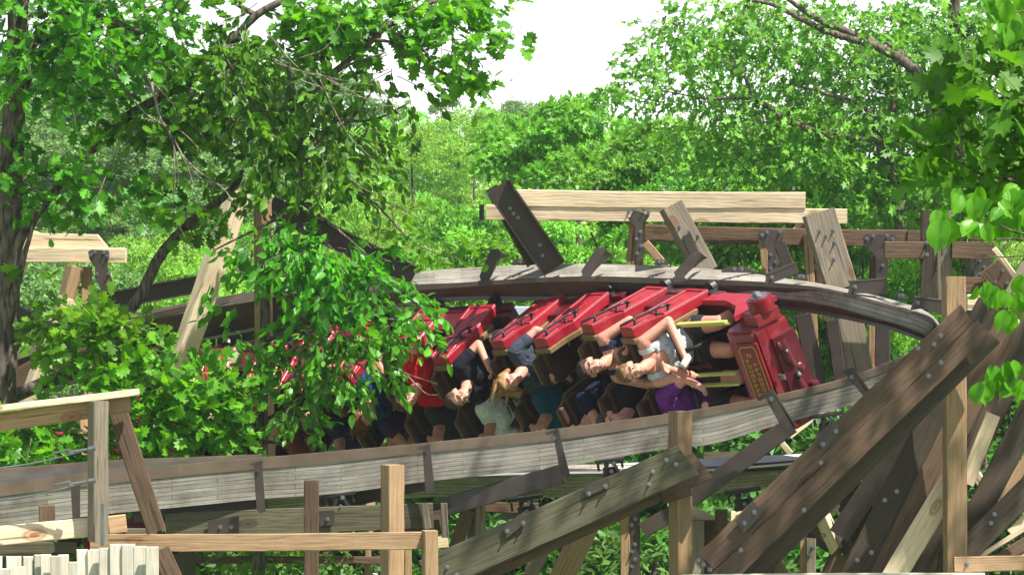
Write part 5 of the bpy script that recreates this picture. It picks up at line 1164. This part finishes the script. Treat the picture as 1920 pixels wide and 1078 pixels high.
foliage_part(st, 'crown', [(480,1000,30,60,26.2),(520,1040,70,40,26.2),(620,1050,60,30,26.2),(440,1060,70,30,26.2),(560,960,30,25,26.4,.6),(700,1050,40,40,26.4,.5)], 60, .6, 7, .28, .6, .12, 'ovate', 'leaf_near', upb=.7, label='low leafy shoots under the near track')
# right: near oak branch and dogwood reaching into the picture
no = thing('oak_branch', 'large lobed leaves of a close oak branch entering at the right edge', 'branch', P(1960, 250, 11))
link('stem', branch_mesh('stem', [([(2100,260,11.5),(1960,210,11.2),(1900,190,11.),(1855,165,10.9)],[.02,.012,.006,.003]),([(2100,330,11.6),(1950,340,11.3),(1850,330,11.1),(1790,300,11.)],[.02,.01,.006,.003]),([(2100,300,11.6),(1940,250,11.4),(1860,240,11.2)],[.015,.008,.004])], 'bark', 7), no)
foliage_part(no, 'leaves', [(1850,130,45,35,11),(1830,175,40,20,11),(1880,180,50,50,11.1),(1900,240,50,50,11.2),(1850,250,50,35,11.2),(1810,290,45,25,11.2),(1890,300,50,40,11.3),(1760,325,30,12,11.2,.7),(1860,330,60,20,11.3),(1900,90,30,40,11.1),(1790,230,20,12,11.2,.6),(1930,150,40,60,11.3),(1930,300,40,60,11.4),(1745,265,22,10,11.2,.7)], 42, .35, 5, .14, .1, .15, 'oak', 'leaf_close', upb=.4, twig=.0025)
shade_clumps = [];  # unseen leaf clumps added up the sun's ray to shade the lower timbers
for (u, v, dd, r_, k) in [(1450,950,23,1.3,1),(1650,900,23,1.4,1),(1100,980,23,1.1,.8),(950,1010,23,1.0,.7),(1300,1000,23,1.2,.9),(1600,1040,24,1.4,1)]:
    c = P(u, v, dd)+sd*random.uniform(8, 10); shade_clumps.append((c, (r_, r_, r_*.7), int(70*k)))
ps, ax, tw = sprays([c[0] for c in shade_clumps], [c[1] for c in shade_clumps], [c[2] for c in shade_clumps], 7, .35, .25)
link('crown', leaves_mesh('crown', ps, .19*rng.uniform(.6, 1.2, len(ps)), 'oak_s', ax, rng.normal(size=ps.shape)*.6+np.array((0, 0, .9)), 'leaf_oak'), no)
dwt = thing('dogwood_branch', 'close yellow green rounded dogwood leaves on thin twigs at the right edge', 'branch', P(1960, 450, 8))
link('stem', branch_mesh('stem', [([(2050,470,8),(1960,455,8),(1900,448,8),(1840,450,8),(1790,443,8)],[.006,.004,.003,.0025,.0015]),([(2050,450,8),(1930,440,8),(1880,425,8),(1840,395,8)],[.006,.004,.003,.0015]),([(2050,500,8),(1950,480,8),(1880,482,8),(1840,478,8)],[.005,.003,.002,.001]),([(2050,560,8),(1930,575,8),(1870,580,8)],[.005,.003,.0015]),([(2050,720,8),(1940,715,8),(1880,730,8)],[.005,.003,.0015]),([(2040,20,8),(1940,20,8),(1870,30,8)],[.005,.003,.0015])], 'bark', 6), dwt)
def leaf_set(root, name, L_, kind, mat):
    pos = []; ax = []; nr = []; ln = []
    for (u, v, d, s, ang, tilt) in L_:
        pos.append(P(u, v, d)); a = R(ang); ax.append((math.sin(a), rng.normal()*.25, -math.cos(a))); nr.append((rng.normal()*.3+tilt, -1, .45+rng.normal()*.2)); ln.append(s*d/FPX)
    o = link(name, leaves_mesh(name, np.array(pos), np.array(ln), kind, np.array(ax, float), np.array(nr, float), mat), root); return o
DL = []
for (u, v, n, ru, rv) in [(1765,415,3,10,6),(1812,380,5,24,12),(1850,400,6,30,18),(1895,385,6,28,18),(1850,440,5,26,12),(1900,430,6,26,20),(1820,430,3,12,8),(1845,560,4,14,10),(1880,570,6,26,16),(1910,560,5,14,22),(1890,600,4,20,8),(1845,740,3,10,6),(1875,715,5,22,10),(1905,735,5,14,16),(1890,700,3,16,6),(1850,10,4,16,10),(1880,25,5,22,14),(1900,50,4,18,12),(1885,70,3,12,8),(1915,10,3,8,10),(1935,420,6,20,30),(1935,590,5,14,30),(1935,720,5,14,20)]:
    for i in range(n): DL.append((u+rng.uniform(-ru, ru), v-20+rng.uniform(-rv, rv), 8+rng.uniform(-.12, .12), rng.uniform(30, 46), rng.normal()*26, rng.normal()*.5))
DL += [(1768,414,7.9,62,-14,-.5),(1776,416,7.95,60,10,.5)]
leaf_set(dwt, 'leaves', DL, 'round', 'leaf_bright')
# big spreading tree at upper right, beyond the track
rt_ = thing('broadleaf_tree', 'large airy tree at upper right with a long dark arching limb against the sky', 'tree', P(1790, 1078, 38))
link('trunk', branch_mesh('trunk', [([(1850,1500,39),(1850,1078,39),(1835,600,39),(1815,330,39),(1795,190,39),(1790,80,39),(1788,-60,39)],[.22,.2,.17,.14,.12,.10,.08])], 'bark', 12), rt_)
limbs(rt_, [([(1815,330,39),(1770,210,38.5),(1730,150,38.2),(1700,120,38),(1650,90,38),(1590,60,38),(1540,40,37.8),(1500,15,37.8),(1465,-10,37.8)],[.10,.095,.085,.075,.062,.052,.045,.036,.025]),([(1650,90,38),(1600,75,37.9),(1550,60,37.8),(1500,35,37.8),(1450,10,37.8),(1400,0,37.8)],[.06,.05,.045,.04,.03,.02]),([(1700,125,38),(1690,100,38),(1660,80,38)],[.05,.04,.02]),
 ([(1790,80,39),(1830,55,38.8),(1880,60,38.7)],[.06,.05,.03]),([(1470,225,38),(1440,200,38),(1410,180,38),(1395,140,38),(1370,100,38)],[.05,.045,.035,.025,.012]),([(1410,185,38),(1360,185,38),(1320,185,38),(1240,170,38)],[.025,.02,.015,.008]),([(1585,185,38),(1545,175,38),(1480,155,38)],[.035,.025,.01]),([(1665,240,38.2),(1630,210,38.2),(1600,190,38.1),(1560,178,38)],[.04,.035,.03,.02]),([(1800,320,39),(1740,290,38.6),(1700,260,38.4),(1665,240,38.2)],[.06,.05,.045,.04]),([(1400,140,38),(1350,110,38),(1310,90,38)],[.015,.01,.005]),([(1470,225,38),(1540,250,38.1),(1620,260,38.2),(1700,262,38.4)],[.05,.05,.05,.05]),([(1690,440,38.8),(1680,350,38.8),(1655,290,38.6),(1640,240,38.4)],[.09,.08,.06,.04]),([(1675,210,38.5),(1678,160,38.5),(1680,90,38.5)],[.06,.05,.03])], 'bark', 9)
foliage_part(rt_, 'crown', [(q[0], q[1], q[2], q[3], q[4]+1.0)+tuple(q[5:]) for q in [(1250,70,60,50,38,.7),(1210,80,30,30,38,.6),(1320,60,60,60,38),(1300,130,60,50,38,.8),(1380,50,60,50,38),(1250,150,60,40,38,.7),(1440,70,60,50,38),(1370,120,50,40,38,.6),(1200,165,40,30,38,.8),(1500,100,60,50,38),(1560,60,70,50,38),(1440,140,50,30,38,.6),(1480,20,100,40,38),(1600,120,70,50,38),(1540,150,60,40,38),(1640,50,80,50,38.5),(1700,60,80,60,38.5),(1760,60,80,70,38.6),(1660,150,60,60,38.5),(1740,140,70,60,38.6),(1840,100,80,80,38.8),(1860,20,80,60,38.8),(1800,200,70,70,38.8),(1880,220,60,80,38.9),(1320,185,60,26,38,.7),(1400,200,60,40,38,.8),(1350,240,90,50,38),(1440,250,80,50,38),(1520,220,70,50,38),(1600,230,80,60,38),(1700,230,80,60,38.4),(1260,230,60,40,38,.7),(1400,310,100,50,38),(1520,300,90,60,38),(1620,310,90,60,38.2),(1720,320,80,60,38.4),(1820,330,80,70,38.8),(1640,390,80,40,38.6),(1740,400,60,50,38.8)]], 165, 1.6, 7, .40, .4, .16, 'oak_s', 'leaf_forest', upb=.8, twig=.006, every=4)
# ------------------------------------------------------------------ the wood behind
def tree_proto(name, h, w, nclump, nleaf, leaf, mat, seed, low=.06):
    r = np.random.default_rng(seed); C = []; Rr = []; k = w/5.
    for i in range(max(5, nclump//6)):
        t = r.uniform(low, 1)**.85; prof = max(.12, math.sin(math.pi*min(1, (t*.74+.19))))**.8
        a = i*2.4+r.uniform(-.4, .4); rad = w/2*prof*r.uniform(.5, .95); lc = np.array((rad*math.cos(a), rad*math.sin(a), h*t*.93)); lr = r.uniform(.7, 1.15)*k
        for m in range(6):
            d = r.normal(size=3); d /= np.linalg.norm(d); d[2] = abs(d[2])*.9-.15
            C.append(lc+d*lr*.8); s = r.uniform(.28, .5)*k; Rr.append((s, s, s*r.uniform(.5, .8)))
    C = np.array(C); Rr = np.array(Rr); nclump = len(C); idx = r.integers(0, nclump, nleaf)
    d = r.normal(size=(nleaf, 3)); d /= np.linalg.norm(d, axis=1)[:, None]; d[:, 2] = np.where(d[:, 2] < -.1, -d[:, 2]*.8, d[:, 2])
    pos = C[idx]+d*Rr[idx]*(r.uniform(.45, 1.15, nleaf)**.5)[:, None]
    ax = d*.8+r.normal(size=(nleaf, 3))*.7; ax[:, 2] -= .35; nr = d*.8+r.normal(size=(nleaf, 3))*.5+np.array((.1, 0, .45))
    me = leaves_mesh(name, pos, leaf*r.uniform(.6, 1.25, nleaf), 'oak_s' if leaf > .14 else 'quad', ax, nr, mat)
    lines = [([(0, 0, -1.2), (.05, 0, h*.3), (.1, .05, h*.6), (.0, .1, h*.92)], [.13, .11, .07, .02])]
    for i in range(9):
        c = C[r.integers(0, nclump)]; z0 = max(.15*h, c[2]*.6); lines.append(([(0.05, 0, z0), (c[0]*.5, c[1]*.5, (z0+c[2])/2+.1), tuple(c)], [.045, .03, .008]))
    global rng
    tr = branch_mesh(name+'_trunk', lines, 'bark', 7, world=False)
    return me, tr
protos = {
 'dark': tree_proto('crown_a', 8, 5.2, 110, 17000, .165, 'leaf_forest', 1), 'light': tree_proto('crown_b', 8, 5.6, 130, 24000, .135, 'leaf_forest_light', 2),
 'light2': tree_proto('crown_c', 8, 5.0, 110, 22000, .125, 'leaf_forest_light', 3), 'far': tree_proto('crown_d', 8, 5.6, 130, 22000, .15, 'leaf_hazed', 4),
 'bush': tree_proto('crown_e', 2.6, 3.4, 60, 8000, .13, 'leaf_bush', 5, 0.0), 'thin': tree_proto('crown_f', 8, 2.6, 36, 3200, .12, 'leaf_hazed', 6, .45)}
def forest(kind, u, vtop, d, label, group, wide=1.0, cat='tree', name='broadleaf_tree'):
    x = (u-960)/FPX*d; gz = ground_z(x, d); top = CZ+(539-vtop)/FPX*d; h0 = 2.6 if kind == 'bush' else 8.; s = max(.3, (top-gz)/(h0*1.04))
    t = thing(name, label, cat, (x, d, gz), group)
    t.rotation_euler = (0, 0, random.uniform(0, 6.28)); t.matrix_basis = Matrix.Translation((x, d, gz)) @ Matrix.Rotation(random.uniform(0, 6.28), 4, 'Z') @ Matrix.Diagonal((s*wide, s*wide, s, 1))
    me, tr = protos[kind]
    child(t, 'crown', me); child(t, 'trunk', tr)
random.seed(21)
G1 = ('sunlit yellow green tree in the middle of the dense wood below the open sky', 'yellow green trees of the middle wood')
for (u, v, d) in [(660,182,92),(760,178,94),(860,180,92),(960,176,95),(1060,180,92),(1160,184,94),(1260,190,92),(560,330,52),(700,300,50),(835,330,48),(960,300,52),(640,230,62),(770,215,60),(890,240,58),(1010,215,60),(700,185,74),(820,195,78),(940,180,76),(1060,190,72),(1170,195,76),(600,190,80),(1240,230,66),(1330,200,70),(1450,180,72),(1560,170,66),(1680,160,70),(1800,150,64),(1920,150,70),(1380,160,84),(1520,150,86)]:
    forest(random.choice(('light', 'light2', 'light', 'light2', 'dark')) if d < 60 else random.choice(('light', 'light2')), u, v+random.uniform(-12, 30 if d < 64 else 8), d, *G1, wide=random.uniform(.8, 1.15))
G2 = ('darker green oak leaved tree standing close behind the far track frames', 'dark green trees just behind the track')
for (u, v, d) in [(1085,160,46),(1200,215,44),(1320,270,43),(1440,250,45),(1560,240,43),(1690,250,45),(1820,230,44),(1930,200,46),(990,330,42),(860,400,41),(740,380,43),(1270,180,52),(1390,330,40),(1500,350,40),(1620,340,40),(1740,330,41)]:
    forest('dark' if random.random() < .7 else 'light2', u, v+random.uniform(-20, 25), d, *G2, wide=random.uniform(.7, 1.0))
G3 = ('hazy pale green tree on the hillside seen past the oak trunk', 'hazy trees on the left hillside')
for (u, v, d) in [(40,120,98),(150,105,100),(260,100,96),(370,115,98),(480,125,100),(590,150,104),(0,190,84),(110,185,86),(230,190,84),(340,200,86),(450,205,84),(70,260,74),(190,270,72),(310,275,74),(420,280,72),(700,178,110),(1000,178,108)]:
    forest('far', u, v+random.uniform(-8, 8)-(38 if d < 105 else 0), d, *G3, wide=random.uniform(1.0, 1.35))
G4 = ('tree behind the pale frame at far left, below the hillside', 'trees behind the left frame')
for (u, v, d) in [(40,430,50),(140,470,48),(250,400,52),(350,380,50),(440,420,48),(30,340,62),(160,350,60),(300,330,62),(420,330,60)]:
    forest('light' if u > 240 and d < 60 else 'far', u, v, d, *G4, wide=random.uniform(.9, 1.2))
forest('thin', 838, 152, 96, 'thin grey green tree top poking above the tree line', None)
G5 = ('leafy bush on the ground seen between the posts under the track', 'bushes under the track')
for (u, v, d) in [(590,760,37),(660,800,40),(720,770,38),(800,790,37),(870,760,38),(940,780,54),(1010,790,55),(660,1020,33),(470,990,34),(1150,930,33),(1220,960,32),(1380,830,37),(1450,820,38),(1310,850,54),(1540,700,38),(1560,760,37),(1500,860,54),(1700,700,38),(1760,720,37),(1850,700,36),(1900,780,34),(1920,900,33),(30,870,36),(110,900,36),(250,880,35),(350,900,35),(450,860,36),(330,800,38),(230,780,38),(1640,760,38),(1820,600,40),(1900,560,40),(1450,700,40)]:
    forest('bush', u, v, d, *G5, wide=random.uniform(1.0, 1.25), cat='bush', name='bush')

# ------------------------------------------------------------------ summer haze
bm = bmesh.new(); bm_box(bm, (0, 78, 8.5), (150, 176, 24)); hz = link('haze', mesh_bm(bm, 'haze'))
m = bpy.data.materials.new('haze'); m.use_nodes = True; n = m.node_tree; n.nodes.clear(); o = n.nodes.new('ShaderNodeOutputMaterial'); v = n.nodes.new('ShaderNodeVolumePrincipled')
v.inputs['Color'].default_value = (.86, .93, .97, 1); v.inputs['Density'].default_value = .0005; v.inputs['Anisotropy'].default_value = .2
n.links.new(v.outputs[0], o.inputs['Volume']); hz.data.materials.append(m); tag(hz, kind='stuff')
S.cycles.volume_bounces = 0; S.cycles.volume_step_rate = 10
